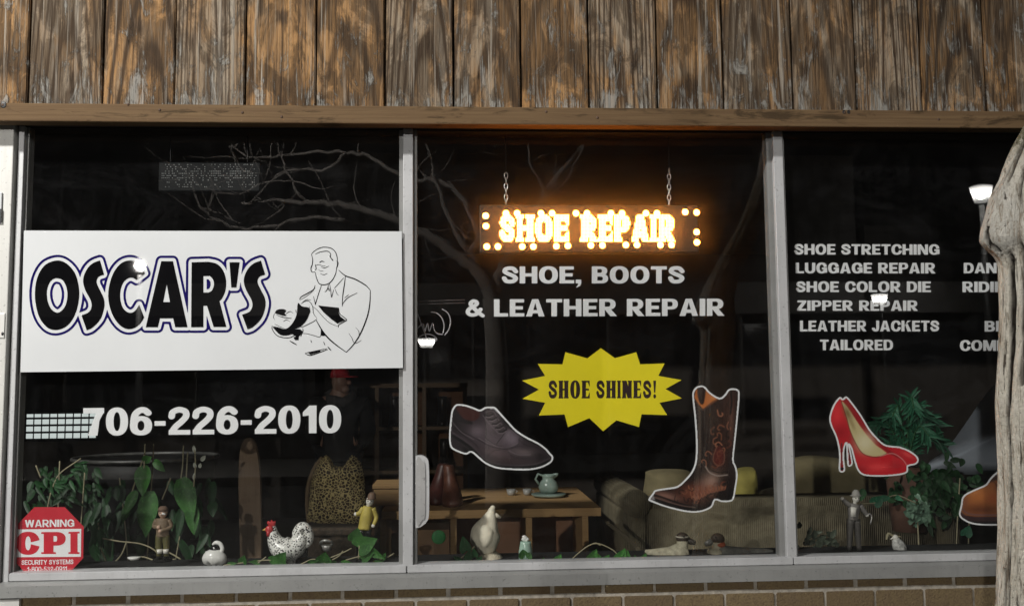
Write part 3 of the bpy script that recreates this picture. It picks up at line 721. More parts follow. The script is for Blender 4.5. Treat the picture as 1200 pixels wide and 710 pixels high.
# ---------------------------------------------------------------- pale tree trunk in the right foreground
def bark_pale():
    t = NT('pale_weathered_bark'); o = t.obj()
    st = t.noise(t.scale(o, 46, 46, 4.5), 1, 7, .72, .9); n = t.noise(o, 18, 6, .7); f = t.noise(t.scale(o, 190, 190, 30), 1, 5, .7); sp = t.noise(o, 130, 4, .7)
    scar = t.attr('scar', 2)
    c = t.mix(t.ramp(n, [(.35, 0.), (.65, 1.)]), (.78, .74, .65), (.62, .58, .49))
    c = t.mix(scar, c, t.mix(n, (.52, .50, .45), (.70, .68, .62)))
    c = t.mix(t.ramp(st, [(.37, .95), (.45, 0.)]), c, (.27, .22, .165))
    c = t.mix(t.ramp(st, [(.56, 0.), (.66, .7)]), c, (.85, .82, .75))
    c = t.mix(t.ramp(f, [(.38, .75), (.46, 0.)]), c, (.32, .27, .21))
    c = t.mix(t.ramp(sp, [(.30, .9), (.37, 0.)]), c, (.10, .082, .06))
    ck2 = t.ramp(t.noise(t.scale(o, 85, 85, 3.2), 1, 6, .7, .6), [(.345, 1.), (.385, 0.)])
    c = t.mix(t.math('MULTIPLY', ck2, .9), c, (.075, .058, .042))
    lich = t.math('MULTIPLY', t.attr('moss', 2), t.ramp(t.noise(o, 110, 5, .75), [(.40, 0.), (.50, 1.)]))
    c = t.mix(t.math('MULTIPLY', lich, .95), c, (.12, .115, .06))
    c = t.mix(t.attr('crack', 2), c, (.022, .017, .013))
    t.set(Base_Color=c, Roughness=.9); t.b.inputs['Specular IOR Level'].default_value = .2
    t.bump(t.math('ADD', t.math('ADD', st, t.math('MULTIPLY', f, .5)), t.math('SUBTRACT', t.math('MULTIPLY', sp, .5), ck2)), 1.0, .016)
    return t.m
TY = -1.25
def trunk_mesh():
    k = ppm(TY)
    edge = [(2300, 1160, 50), (1400, 1165, 46), (900, 1168, 44), (710, 1171, 44), (620, 1174, 43.5), (540, 1173, 44), (470, 1171, 43), (420, 1173, 43), (370, 1175, 43.5), (330, 1175, 45), (306, 1174, 46), (280, 1171, 45), (255, 1173, 44), (230, 1172, 43), (205, 1178, 42), (185, 1184, 41), (165, 1192, 40), (145, 1203, 39), (100, 1226, 37), (30, 1262, 34), (-80, 1300, 31)]
    cl = [(x+r, y, r) for y, x, r in edge]
    cs = spl(cl, 22); pts = [P(x, y, TY) for x, y, r in cs]; rr = [r/k for x, y, r in cs]
    seg = 160; V = []; crack = []; moss = []; sc_l = []; ZK = P(1170, 280, TY).z
    cr = [(3.46, .12, 2.0), (2.62, .16, 1.7), (3.35, .25, 2.3), (4.35, .12, 3.1), (3.75, .3, .6), (5.1, .3, 1.1), (4.05, .2, 4.4), (4.7, .3, 5.2)]
    for i, (p, r) in enumerate(zip(pts, rr)):
        z = p.z
        for s in range(seg):
            a = 2*math.pi*s/seg
            q = r*(1+.03*math.sin(3*a+z*3)+.024*math.sin(7*a-z*5+1)+.018*math.sin(13*a+6*math.sin(z*2.2))+.016*math.sin(23*a+5*math.sin(z*3+a))+.010*math.sin(41*a+7*math.sin(z*5))+.014*math.sin(z*31+4*a)*math.sin(5*a+z*7))
            ck = 0
            for a0, wob, ph in cr:
                ac = a0+wob*math.sin(z*1.5+ph)*.4+.02*math.sin(z*23+ph*5)+.012*math.sin(z*61)
                dd = abs((a-ac+math.pi) % (2*math.pi)-math.pi)*r
                wdt = (.0075 if a0 == 3.46 else .0050)*(.5+.6*math.sin(z*4+ph*7)**2)
                on = 1 if (a0 == 3.46 or math.sin(z*2.7+ph*3) > -.45) else 0
                ck = max(ck, on*max(0, 1-dd/wdt))
            da = (a-3.12+math.pi) % (2*math.pi)-math.pi; zb = (z-ZK)/(.105 if z > ZK else .034)
            bump_ = .040*math.exp(-(da/(.60 if z > ZK else .60-.9*(ZK-z)/.034*.25))**2-abs(zb)**2.0)
            dg = (a-3.22+.08*zb+math.pi) % (2*math.pi)-math.pi                       # slit along the left flank of the healed stub
            ck = max(ck*(1-min(1, bump_/.012)), max(0, 1-abs(dg)/.05)*(1 if -.9 < zb < .25 else 0))
            q += bump_; scar = min(1, bump_/.014)
            q -= ck*.016
            V.append((p.x+q*math.cos(a), p.y+q*math.sin(a), z)); crack.append(min(1, ck*2.4))
            up = min(1, max(0, (z-(P(1200, 190, TY).z))/.05)); moss.append(up*(1-scar)); sc_l.append(scar)
    n = len(pts)
    F = [(i*seg+s, (i+1)*seg+s, (i+1)*seg+(s+1) % seg, i*seg+(s+1) % seg) for i in range(n-1) for s in range(seg)]
    F += [tuple(range(seg)), tuple((n-1)*seg+s for s in range(seg))[::-1]]
    return V, F, crack, moss, sc_l, pts, rr
tr = thing('tree_trunk', (P(1212, 710, TY).x, TY, 0), 'pale weathered tree trunk with a swollen knot in front of the right pane', 'tree')
V, F, ck, ms, scl, tp, trr = trunk_mesh()
bp = bark_pale()
o = link_mesh('trunk', V, F, bp, tr, True)
at = o.data.attributes.new('crack', 'FLOAT', 'POINT'); at.data.foreach_set('value', np.array(ck, np.float32))
at = o.data.attributes.new('moss', 'FLOAT', 'POINT'); at.data.foreach_set('value', np.array(ms, np.float32))
at = o.data.attributes.new('scar', 'FLOAT', 'POINT'); at.data.foreach_set('value', np.array(scl, np.float32))
lb = MB(); e = tp[-1]; random.seed(11)
def grow(p, v, L, r, dep):
    pts = [p]; 
    for s in range(5): v = (v+Vector((random.uniform(-.25, .25), random.uniform(-.25, .25), random.uniform(-.1, .25)))).normalized(); pts.append(pts[-1]+v*L/5)
    lb.tube(pts, [r*(1-.45*i/5) for i in range(6)], 8)
    if dep:
        for _ in range(3):
            k = random.randrange(2, 6); grow(pts[k], (v+Vector((random.uniform(-1, 1), random.uniform(-1, .4), random.uniform(-.2, .8)))).normalized(), L*.7, r*.5, dep-1)
grow(e, Vector((.3, -.1, 1)), 1.4, trr[-1], 3)
lb.go('limbs', bark, tr, True)
# ---------------------------------------------------------------- OSCAR'S board
SY = -.040
def C(ox, oy, k, pts): return [(ox+x/k, oy+y/k) for x, y in pts]
sg = thing('shop_sign', P(248, 352, SY), 'long white sign board with big black outlined shop name and a cobbler drawing', 'sign')
bd = flat('board', [[(28, 270.2), (470.8, 271.2), (472.2, 431), (24, 436)]], SY, .006, MAT['signw'], sg)
k1 = 968/150
A_ = lambda pts: C(30, 290, k1, pts)
B_ = lambda pts: C(170, 290, k1, pts)
O1 = spl(A_([(238, 98), (310, 122), (370, 190), (400, 290), (402, 390), (375, 500), (320, 585), (240, 622), (165, 605), (105, 530), (75, 420), (72, 310), (95, 210), (150, 130)]), 6, True)
O1h = spl(A_([(238, 232), (280, 248), (308, 300), (316, 365), (300, 440), (262, 485), (228, 490), (190, 460), (165, 400), (160, 330), (178, 270), (205, 240)]), 6, True)
def S1(f): return spl(f([(560, 98), (562, 100), (592, 202), (590, 206)]), 1)+spl(f([(590, 206), (550, 222), (536, 262), (560, 320), (590, 385), (594, 450), (565, 540), (505, 605), (462, 625)]), 5)+spl(f([(462, 625), (422, 512)]), 1)+spl(f([(422, 512), (475, 490), (498, 450), (492, 400), (455, 330), (436, 270), (440, 215), (470, 155), (510, 118), (560, 98)]), 5)
Sa = S1(A_)
Sb = S1(lambda q: B_([(x*1.02+303, y*.985+3) for x, y in q]))
C1 = spl(A_([(902, 196), (880, 150), (840, 112), (788, 98), (730, 115), (680, 165), (645, 240), (626, 330), (630, 420), (660, 515), (710, 585), (765, 615), (820, 608), (865, 575), (896, 528)]), 5)+A_([(858, 432)])+spl(A_([(858, 432), (835, 470), (805, 492), (770, 488), (735, 455), (716, 395), (716, 330), (735, 270), (770, 235), (805, 228), (838, 245)]), 5)
A1 = B_([(122, 104), (210, 104), (320, 602), (228, 602), (212, 535), (112, 535), (96, 602), (5, 602)])
A1h = B_([(163, 275), (188, 412), (136, 412)])
R1 = B_([(352, 112), (480, 108)])+spl(B_([(480, 108), (545, 125), (590, 175), (612, 250), (605, 330), (580, 385), (562, 405)]), 5)+B_([(614, 600), (518, 600), (478, 470), (468, 440), (440, 440), (440, 602), (348, 602)])
R1h = spl(B_([(440, 215), (490, 215)]), 2)+spl(B_([(490, 215), (515, 245), (520, 285), (505, 325), (480, 340)]), 4)+B_([(440, 340)])
AP = B_([(638, 112), (714, 112), (690, 302), (652, 302)])
letters = [O1, Sa, C1, A1, R1, AP, Sb]
flat('letters', [O1, O1h, Sa, C1, A1, A1h, R1, R1h, AP, Sb], SY-.0012, .001, MAT['ink'], sg)
Fg, x0, y0, st, X, Y = offset_loops(letters, 8, .4)
for hole in (O1h, A1h, R1h): Fg = np.maximum(Fg, -sdf_poly(hole, X, Y))
outl = contour(np.maximum(Fg-6.6, -(Fg-3.9)), x0, y0, st, .3)
flat('letter_outline', outl, SY-.0008, .0007, MAT['navy'], sg)
# drawing of a cobbler: pen strokes and ink fills
kd = 659/130
D_ = lambda pts: C(310, 280, kd, pts)
def strokes(name, lst, Yf, mat, parent):
    V = []; F = []
    for pts, w in lst:
        q = spl(pts, 6); n = len(q); q = np.array(q); t = np.gradient(q, axis=0); t /= np.linalg.norm(t, axis=1)[:, None]+1e-9
        nr = np.stack([-t[:, 1], t[:, 0]], 1); ww = w/2*(.35+.65*np.sin(np.linspace(.12, math.pi-.12, n)))[:, None]
        a = q+nr*ww; b = q-nr*ww; n0 = len(V); V += a.tolist()+b.tolist(); F += [(n0+i, n0+i+1, n0+n+i+1, n0+n+i) for i in range(n-1)]
    V = np.array(V); n = len(V)
    W1 = Pn(V[:, 0], V[:, 1], Yf); W2 = W1.copy(); W2[:, 1] += .0006
    F = F+[tuple(i+n for i in f)[::-1] for f in F]
    return link_mesh(name, np.concatenate([W1, W2]), F, mat, parent)
pen = [
 ([(278, 90), (300, 68), (340, 50), (385, 52), (415, 70), (430, 105), (432, 150), (425, 180)], 4.5), ([(278, 90), (285, 120), (283, 150), (275, 175), (280, 195), (300, 196)], 4.5),
 ([(300, 196), (308, 230), (322, 262), (345, 272), (378, 266), (405, 240), (422, 205), (428, 172)], 5), ([(425, 130), (437, 140), (432, 165), (425, 172)], 3),
 ([(300, 90), (330, 78), (370, 72), (390, 85), (392, 110), (405, 130)], 4), ([(385, 100), (400, 120), (408, 128)], 5), ([(325, 140), (340, 132), (355, 136)], 5),
 ([(300, 160), (320, 152), (350, 162), (360, 158)], 2.5), ([(335, 165), (355, 172), (382, 160)], 3), ([(300, 150), (306, 175), (300, 185)], 4), ([(330, 205), (350, 212), (372, 205)], 2.5), ([(318, 180), (332, 190), (350, 190)], 2),
 ([(440, 185), (480, 218), (540, 240), (600, 275), (628, 305)], 7), ([(628, 305), (625, 380), (610, 460), (570, 560), (525, 630), (485, 672)], 7), ([(485, 672), (420, 625), (375, 585), (340, 540), (305, 480)], 8),
 ([(480, 218), (474, 270), (465, 330), (460, 390)], 5), ([(470, 230), (430, 275), (415, 290)], 3), ([(415, 290), (430, 325), (440, 335)], 2.5), ([(385, 265), (392, 300), (397, 345), (405, 320), (410, 300)], 3.5), ([(380, 270), (372, 300), (358, 315)], 4), ([(380, 290), (385, 310)], 6),
 ([(340, 268), (322, 320), (302, 385), (300, 380), (290, 340)], 4), ([(300, 275), (290, 300), (250, 325), (215, 345), (208, 362)], 5), ([(208, 362), (240, 345), (280, 315), (300, 290)], 2),
 ([(550, 320), (500, 345), (470, 375), (460, 400)], 3.5), ([(500, 330), (475, 350)], 2.5), ([(215, 385), (240, 370), (265, 370), (285, 400), (290, 440), (310, 470)], 3.5), ([(225, 375), (250, 360), (275, 362)], 2.5), ([(265, 400), (270, 430), (262, 450)], 2.5), ([(285, 400), (310, 420), (350, 465), (390, 500), (440, 520)], 3),
 ([(440, 410), (448, 445), (486, 478), (470, 492), (440, 510), (440, 525)], 5), ([(500, 560), (520, 590), (528, 612), (545, 618), (575, 600)], 3), ([(540, 525), (560, 550), (560, 590)], 2.5),
 ([(310, 475), (290, 490), (260, 505), (230, 520), (215, 525)], 3.5), ([(335, 530), (330, 580), (290, 572), (250, 562), (225, 560)], 3), ([(45, 515), (45, 535), (70, 570), (110, 585), (150, 585), (185, 570), (215, 575)], 4.5), ([(60, 505), (90, 520), (125, 535)], 2.5),
 ([(70, 450), (100, 462), (140, 470), (160, 470)], 4), ([(125, 445), (150, 430), (170, 440)], 3), ([(110, 490), (130, 480), (150, 490)], 2.5), ([(60, 440), (52, 462), (60, 480)], 2), ([(185, 420), (188, 440)], 3),
 ([(150, 605), (190, 628)], 7), ([(240, 680), (270, 690), (320, 675), (375, 655)], 6), ([(240, 678), (300, 665), (370, 650)], 4), ([(375, 640), (395, 662)], 7), ([(350, 610), (358, 630)], 4), ([(275, 600), (278, 615)], 4), ([(215, 580), (228, 545), (225, 530)], 3.5)]
strokes('cobbler_drawing', [(D_(p), w/kd) for p, w in pen], SY-.0012, MAT['ink'], sg)
blk = [spl(D_([(198, 380), (222, 400), (262, 408), (266, 440), (250, 480), (215, 520), (180, 535), (210, 535), (225, 552), (215, 570), (180, 575), (165, 565), (135, 572), (95, 570), (62, 540), (50, 520), (85, 525), (120, 535), (150, 518), (178, 480), (192, 440)]), 3, True),
       spl(D_([(62, 440), (75, 420), (110, 416), (128, 425), (118, 440), (130, 455), (110, 455), (85, 448)]), 3, True),
       D_([(318, 395), (440, 408), (440, 440), (450, 460), (480, 482), (432, 502), (395, 475), (350, 435)]), D_([(338, 532), (358, 575), (336, 574)]), D_([(172, 585), (205, 572), (200, 600), (180, 600)]), D_([(255, 672), (330, 660), (330, 668), (270, 685)])]
flat('ink_fills', blk, SY-.0014, .0008, MAT['ink'], sg)

# ---------------------------------------------------------------- lettering stuck to the inside of the glass
GI = .0066
def lettering(label, lines, cat='lettering', group=None, part='word', **kw):
    c = lines[0]; root = thing('window_lettering', P((c[1]+c[2])/2, (c[3]+c[4])/2, GI), label, cat, group)
    for s, *b in lines:
        for L in word_loops(s, *b, **kw): flat(part, L, GI, .0006, MAT['vinyl'], root)
    return root
lettering('white shop phone number on the left pane under the sign board', [("706-226-2010", 97.5, 399.8, 478, 510.3, 474.6, 507)], track=.055, v=.235, h=.17)
lettering('two centred lines of white block letters below the glowing sign', [("SHOE, BOOTS", 588.5, 802, 312.3, 332, 312, 332), ("& LEATHER REPAIR", 545, 848.6, 350.8, 371, 349.8, 370)], track=.075)
lettering('six line list of services in white block letters on the right pane', [
    ("SHOE STRETCHING", 931, 1101, 286, 298.3, 286.5, 298.5), ("LUGGAGE REPAIR", 932.5, 1096, 307.8, 320.2, 308, 320.4), ("SHOE COLOR DIE", 933, 1091, 329.8, 342.2, 329.8, 342.4),
    ("ZIPPER REPAIR", 934, 1075.5, 352, 364, 352, 364.2), ("LEATHER JACKETS", 937.5, 1100.5, 375.6, 388.2, 375.6, 388.2), ("TAILORED", 961, 1046.5, 397.9, 410.2, 398, 410.3)], track=.075)
lettering('white lettering column cut off by the pale tree trunk', [
    ("DANC", 1129.5, 1181, 308, 320.2), ("RIDIN", 1128, 1179, 330, 342.4), ("BE", 1154, 1178, 376, 388.4), ("COMM", 1125, 1183, 398.5, 411)], track=.075)

# ---------------------------------------------------------------- yellow starburst
st_pts = C(600, 400, 1200/210, [(595,45),(690,112),(832,72),(858,153),(1022,147),(980,230),(1135,258),(1028,318),(1138,380),(988,410),(1038,492),(868,487),(850,572),(700,527),(610,600),(518,513),(375,572),(352,488),(180,495),(222,410),(70,383),(180,322),(68,262),(222,230),(172,150),(338,153),(358,72),(505,113)])
sb = thing('starburst_sticker', P(705, 455, GI), 'yellow starburst sticker on the middle pane advertising shoe shines', 'sticker')
flat('burst', [st_pts], GI, .0006, MAT['yellow'], sb)
flat('word', text_loops("SHOE", 643, 691, 445.8, 466.6, v=.33, h=.10, sf=.04, track=.18), GI-.0005, .0004, MAT['brownink'], sb)
flat('word', text_loops("SHINES!", 699, 768.8, 445.8, 466.4, v=.33, h=.10, sf=.04, track=.19), GI-.0005, .0004, MAT['brownink'], sb)

# ---------------------------------------------------------------- security sticker
k = 7.89
Q = lambda pts: C(10, 585, k, pts)
ss = thing('security_sticker', P(58, 633, GI), 'red octagonal alarm warning sticker in the bottom left corner of the window', 'sticker')
flat('octagon', [Q([(240, 70), (520, 70), (695, 250), (690, 540), (570, 668), (165, 690), (50, 560), (62, 250)])], GI, .0006, MAT['vred'], ss)
flat('white_band', [Q([(66, 276), (672, 270), (668, 528), (58, 532)])], GI-.0005, .0004, MAT['vinyl'], ss)
def qt(s, x0, x1, t0, b0, t1, b1, **kw): return text_loops(s, 10+x0/k, 10+x1/k, 585+t0/k, 585+b0/k, 585+t1/k, 585+b1/k, **kw)
flat('word', qt("WARNING", 152, 608, 188, 256, 184, 250, v=.2, h=.15, track=.08), GI-.0005, .0004, MAT['vinyl'], ss)
for L in word_loops("SECURITY SYSTEMS", 10+120/k, 10+600/k, 585+560/k, 585+603/k, 585+552/k, 585+596/k, v=.17, h=.14, track=.06): flat('word', L, GI-.0005, .0004, MAT['vinyl'], ss)
flat('word', qt("1-800-532-0911", 172, 540, 622, 665, 616, 662, v=.13, h=.11, track=.09), GI-.0005, .0004, MAT['vinyl'], ss)
flat('word', qt("C", 72, 278, 300, 508, 300, 506, v=.32, h=.2)+qt("P", 325, 528, 300, 502, 298, 502, v=.32, h=.2, sf=.08)+qt("I", 572, 638, 298, 502, 296, 502, v=.3, h=.2, sf=.07), GI-.001, .0004, MAT['vred'], ss)

# ---------------------------------------------------------------- printed shoe pictures
def decal(name, label, out, paint, inset=1.2, smooth=4):
    o = spl(out, smooth, True) if smooth else out
    A = np.array(o); c = A.mean(0)
    root = thing(name, P(c[0], c[1], GI), label, 'sticker')
    F_, x0, y0, s_, X, Y = offset_loops([o], 2, .4)
    flat('white_border', contour(F_-.5, x0, y0, s_, .3), GI, .0006, MAT['vinyl'], root)
    cv = Canvas(o, .5, inset); paint(cv); cv.grain(.05).mesh('printed_picture', GI-.0005, MAT['print'], root); return root
kx = 1084/145
E1 = lambda pts: C(515, 465, kx, pts)
ox = E1([(100,180),(110,120),(135,78),(165,65),(230,72),(300,95),(355,115),(400,92),(450,88),(490,95),(540,150),(600,215),(670,290),(760,350),(860,400),(930,450),(965,490),(992,520),(985,560),(940,595),(860,625),(760,638),(640,635),(520,625),(440,600),(380,565),(330,520),(278,482),(235,500),(180,485),(110,450),(90,400),(88,320),(95,240)])
def p_ox(c):
    g = lambda x, y, a, b, col, al=1, an=0: c.glow(515+x/kx, 465+y/kx, a/kx, b/kx, col, al, an)
    c.base((54, 43, 51))
    g(480, 380, 170, 90, (100, 85, 98), .85, .3); g(640, 370, 60, 60, (136, 120, 138), .85); g(330, 300, 60, 50, (120, 104, 118), .85); g(450, 240, 60, 90, (108, 93, 105), .75, .5); g(500, 490, 120, 45, (104, 84, 92), .8, .2); g(600, 330, 30, 60, (140, 126, 142), .6, .5)
    g(740, 485, 110, 32, (124, 108, 116), .75, .1); g(880, 520, 80, 40, (30, 22, 28), .8, .3); g(140, 200, 60, 120, (20, 14, 18), .9); g(620, 560, 200, 25, (70, 52, 56), .6, .05)
    c.fill(E1([(140, 90), (200, 80), (300, 105), (350, 125), (345, 180), (300, 210), (240, 205), (190, 180), (150, 130)]), (70, 30, 26), 2, 1, 4)
    c.fill(E1([(110, 110), (140, 88), (165, 130), (215, 190), (290, 215), (280, 240), (200, 225), (120, 180)]), (28, 20, 24), 2, .9, 4)
    c.fill(E1([(600, 220), (670, 295), (760, 355), (860, 405), (930, 455), (900, 440), (780, 395), (690, 330), (640, 290), (590, 265), (530, 180)]), (22, 16, 20), 2.5, .85, 3)
    for p, w, col in (([(105, 200), (180, 290), (260, 330), (330, 370), (400, 400)], 6, (24, 17, 21)), ([(105, 250), (200, 330), (300, 400), (345, 450)], 5, (22, 15, 18)), ([(400, 220), (410, 300), (405, 350), (420, 370), (470, 410), (560, 440), (640, 440), (690, 415), (700, 360)], 5, (26, 19, 24)),
                      ([(330, 370), (400, 410), (480, 440), (600, 455), (700, 430)], 4, (30, 22, 27)), ([(600, 480), (640, 520), (720, 535), (820, 530)], 4, (26, 18, 22)), ([(500, 410), (560, 330), (585, 270)], 7, (14, 9, 12)), ([(380, 560), (480, 470), (600, 460)], 3, (32, 24, 28)), ([(690, 370), (760, 420), (850, 440), (930, 470)], 4, (28, 20, 24))):
        c.line(E1(p), w/kx, col, 1.0, .9)
    for p in ([(410, 130), (470, 125), (500, 170), (545, 240), (575, 280)], [(380, 160), (420, 215), (470, 270), (520, 320)], [(425, 385), (500, 430), (600, 440), (690, 400)], [(345, 360), (410, 400), (490, 428)], [(110, 215), (190, 305), (300, 372)], [(610, 470), (690, 505), (800, 505)]):
        c.line(E1(p), 3.5/kx, (150, 134, 148), 1.0, .6)
    for a, b in (((400, 160), (470, 150)), ((430, 195), (500, 180)), ((465, 235), (530, 215)), ((495, 270), (560, 250)), ((525, 305), (585, 285))):
        m = ((a[0]+b[0])/2, (a[1]+b[1])/2+10); c.line(E1([a, m, b]), 15/kx, (10, 6, 8), 1.0); c.line(E1([(a[0]+4, a[1]+13), (m[0], m[1]+13), (b[0], b[1]+13)]), 5/kx, (160, 144, 158), .9, .7)
    c.line(E1([(98, 300), (150, 335), (230, 385), (300, 440), (370, 520), (450, 570), (560, 595), (700, 600), (850, 585), (985, 530)]), 12/kx, (96, 84, 94), 1.5, .5)
    c.line(E1([(90, 330), (150, 360), (225, 410), (300, 470), (370, 545), (450, 590), (560, 612), (720, 618), (870, 600), (985, 550)]), 26/kx, (12, 9, 11), 1.2)
    c.fill(E1([(92, 345), (160, 385), (235, 430), (275, 470), (235, 495), (180, 480), (112, 445)]), (44, 36, 42), 2)
    c.fill(E1([(205, 440), (280, 465), (240, 492), (215, 490)]), (16, 11, 13), 2)
    c.c *= np.array((.72, .74, .66))
    c.line(E1([(520, 120), (560, 165), (620, 235), (670, 290), (760, 350), (850, 400)]), 10/kx, (235, 232, 238), 1.2)
    c.line(E1([(450, 100), (480, 100), (510, 130)]), 12/kx, (200, 196, 202), 1.5, .8)
decal('shoe_sticker', 'sticker of a dark laced dress shoe on the middle pane', ox, p_ox)
kb = 559/130
BT = lambda pts: C(750, 445, kb, pts)
bt = BT([(283,38),(310,30),(330,38),(350,62),(400,92),(430,72),(445,50),(470,44),(495,52),(500,80),(492,180),(480,300),(470,400),(482,435),(490,480),(482,540),(470,600),(445,612),(410,612),(378,604),(360,640),(310,662),(250,665),(180,652),(110,632),(60,612),(44,602),(66,570),(80,555),(140,545),(190,535),(235,495),(265,455),(282,400),(284,300),(276,180),(266,90),(268,60)])
def p_bt(c):
    p_bt0(c); c.c *= .85
def p_bt0(c):
    g = lambda x, y, a, b, col, al=1, an=0: c.glow(750+x/kb, 445+y/kb, a/kb, b/kb, col, al, an)
    c.base((38, 22, 18))
    g(450, 150, 40, 110, (72, 42, 32), .7); g(395, 390, 30, 45, (96, 34, 28), .8); g(320, 260, 20, 150, (20, 12, 11), .8); g(360, 200, 40, 60, (58, 40, 30), .7); g(440, 300, 30, 80, (60, 34, 28), .5)
    g(360, 520, 55, 40, (190, 156, 140), .85, -.9); g(290, 560, 90, 40, (138, 76, 54), .85, -.2); g(130, 585, 60, 18, (160, 116, 102), .8, .25); g(460, 200, 12, 110, (120, 84, 70), .6); g(430, 520, 45, 60, (24, 14, 13), .9); g(250, 480, 40, 40, (20, 12, 11), .7, -.8)
    random.seed(5)
    for _ in range(46):          # tooled swirls of the shaft and the vamp
        if random.random() < .5: x, y, r_ = random.uniform(305, 480), random.uniform(130, 420), 16
        else: x, y, r_ = random.uniform(180, 430), random.uniform(525, 610), 13
        a = random.uniform(0, 6.3); pts = [(x+r_*s*.4*math.cos(a+s*.9), y+r_*s*.5*math.sin(a+s*.9)) for s in range(5)]
        c.line(BT(pts), random.uniform(3, 7)/kb, random.choice([(140, 86, 62), (164, 106, 80), (14, 8, 7), (110, 60, 44), (18, 10, 9)]), .9, .85)
    for i in range(10):
        x = 285+i*15; y = 590-abs(i-5)*-3-i*5
        c.line(BT([(x-10, y-24), (x, y), (x+12, y-22)]), 5/kb, (168, 104, 76), 1.0, .7); c.line(BT([(x-6, y+8), (x+6, y+10)]), 5/kb, (20, 10, 9), 1, .8)
    for y in range(140, 430, 16): c.line(BT([(296, y), (306, y+8), (297, y+14)]), 4/kb, (112, 96, 84), .9, .7)
    c.fill(BT([(282, 50), (330, 40), (352, 70), (395, 98), (318, 148), (290, 115), (274, 90)]), (204, 118, 58), 1.5, 1, 0)
    g(300, 70, 14, 30, (150, 78, 36), .7); g(370, 92, 16, 10, (226, 150, 84), .6)
    c.fill(BT([(290, 42), (328, 40), (332, 60), (322, 118), (305, 122), (292, 90)]), (44, 24, 18), 1.5, 1, 2)
    c.line(BT([(318, 150), (370, 110), (420, 84), (450, 60)]), 9/kb, (84, 54, 42), 1.2, .8); c.line(BT([(276, 96), (296, 130), (318, 150)]), 8/kb, (92, 70, 58), 1.2, .8)
    c.line(BT([(458, 56), (462, 110), (455, 170)]), 10/kb, (20, 12, 11), 1.2, .9)
    c.fill(spl(BT([(385, 345), (405, 335), (422, 370), (418, 415), (395, 430), (372, 412), (375, 380)]), 4, True), (92, 28, 24), 2, .7)
    c.line(BT([(385, 340), (372, 380), (372, 412), (395, 432), (422, 415), (425, 370)]), 5/kb, (140, 92, 74), 1, .7)
    c.line(BT([(330, 436), (350, 465), (390, 482), (440, 478)]), 6/kb, (176, 160, 150), 1, .75); c.line(BT([(338, 428), (358, 452), (395, 466), (440, 462)]), 5/kb, (20, 12, 11), 1)
    c.line(BT([(66, 578), (110, 590), (190, 618), (270, 640), (330, 632), (372, 600)]), 9/kb, (30, 18, 15), 1.2)
    c.line(BT([(62, 598), (120, 618), (200, 642), (270, 652), (330, 644), (366, 612)]), 11/kb, (14, 9, 9), 1.2)
    c.line(BT([(70, 590), (130, 610), (210, 632), (280, 642)]), 4/kb, (126, 104, 96), 1, .7)
    c.fill(BT([(380, 600), (400, 560), (480, 540), (470, 598), (445, 608), (410, 608)]), (20, 12, 12), 1.5)
    c.fill(BT([(48, 602), (66, 580), (76, 604)]), (150, 144, 146), 1.5)
decal('boot_sticker', 'sticker of a tall brown western boot on the middle pane', bt, p_bt, smooth=3)
kh = 803/130
H1 = lambda pts: C(960, 455, kh, pts)
hl = H1([(82,180),(110,110),(150,64),(170,78),(196,60),(230,95),(300,190),(360,290),(410,350),(470,405),(530,418),(590,425),(660,455),(710,495),(715,530),(690,550),(642,562),(640,600),(600,620),(500,632),(400,634),(320,625),(280,590),(255,520),(235,440),(215,405),(224,440),(236,505),(240,540),(228,560),(208,556),(204,500),(200,440),(196,395),(180,440),(178,520),(184,595),(146,595),(148,500),(142,430),(122,350),(90,280),(76,230)])
def p_hl(c):
    g = lambda x, y, a, b, col, al=1, an=0: c.glow(960+x/kh, 455+y/kh, a/kh, b/kh, col, al, an)
    c.base((206, 24, 38))
    g(130, 180, 40, 90, (238, 56, 62), .7); g(150, 320, 60, 60, (150, 12, 26), .7); g(420, 570, 110, 30, (240, 70, 72), .8, -.1); g(560, 560, 60, 40, (168, 14, 28), .7); g(300, 590, 60, 40, (160, 12, 26), .8); g(240, 400, 40, 120, (150, 10, 24), .6)
    c.fill(H1([(165, 80), (196, 62), (300, 190), (410, 350), (480, 412), (540, 425), (620, 520), (560, 500), (490, 465), (400, 400), (300, 280), (215, 160)]), (150, 12, 26), 2, .9)
    c.fill(H1([(490, 420), (590, 428), (660, 458), (708, 500), (690, 548), (640, 555), (600, 510), (530, 460)]), (196, 20, 36), 1.5, .95, 2)
    g(640, 480, 40, 14, (240, 80, 80), .7, .5)
    c.fill(H1([(160, 90), (200, 130), (260, 220), (330, 320), (410, 410), (490, 468), (440, 488), (380, 490), (310, 465), (260, 390), (222, 300), (200, 220), (175, 140)]), (206, 190, 140), 1.5, 1, 2)
    g(205, 180, 26, 60, (120, 92, 50), .9, -.4); g(330, 390, 60, 60, (232, 222, 186), .8, -.5); g(240, 260, 14, 50, (150, 126, 80), .7, -.4)
    c.line(H1([(158, 88), (200, 220), (222, 300), (262, 392), (312, 467), (380, 494), (440, 492), (490, 470)]), 6/kh, (120, 10, 20), 1)
    c.line(H1([(440, 490), (530, 470), (600, 510), (640, 565)]), 5/kh, (236, 170, 166), 1, .6)
    c.line(H1([(162, 400), (163, 500), (164, 588)]), 12/kh, (70, 20, 24), 1.2, .85); c.fill(H1([(150, 570), (180, 570), (182, 592), (148, 592)]), (20, 8, 8), 1)
    c.line(H1([(214, 430), (220, 500), (220, 550)]), 12/kh, (40, 12, 14), 1.2, .9)
decal('shoe_sticker', 'sticker of a pair of red high heels on the right pane', hl, p_hl, 1.1, 3)
kw = 7.89
W1 = lambda pts: C(1110, 540, kw, pts)
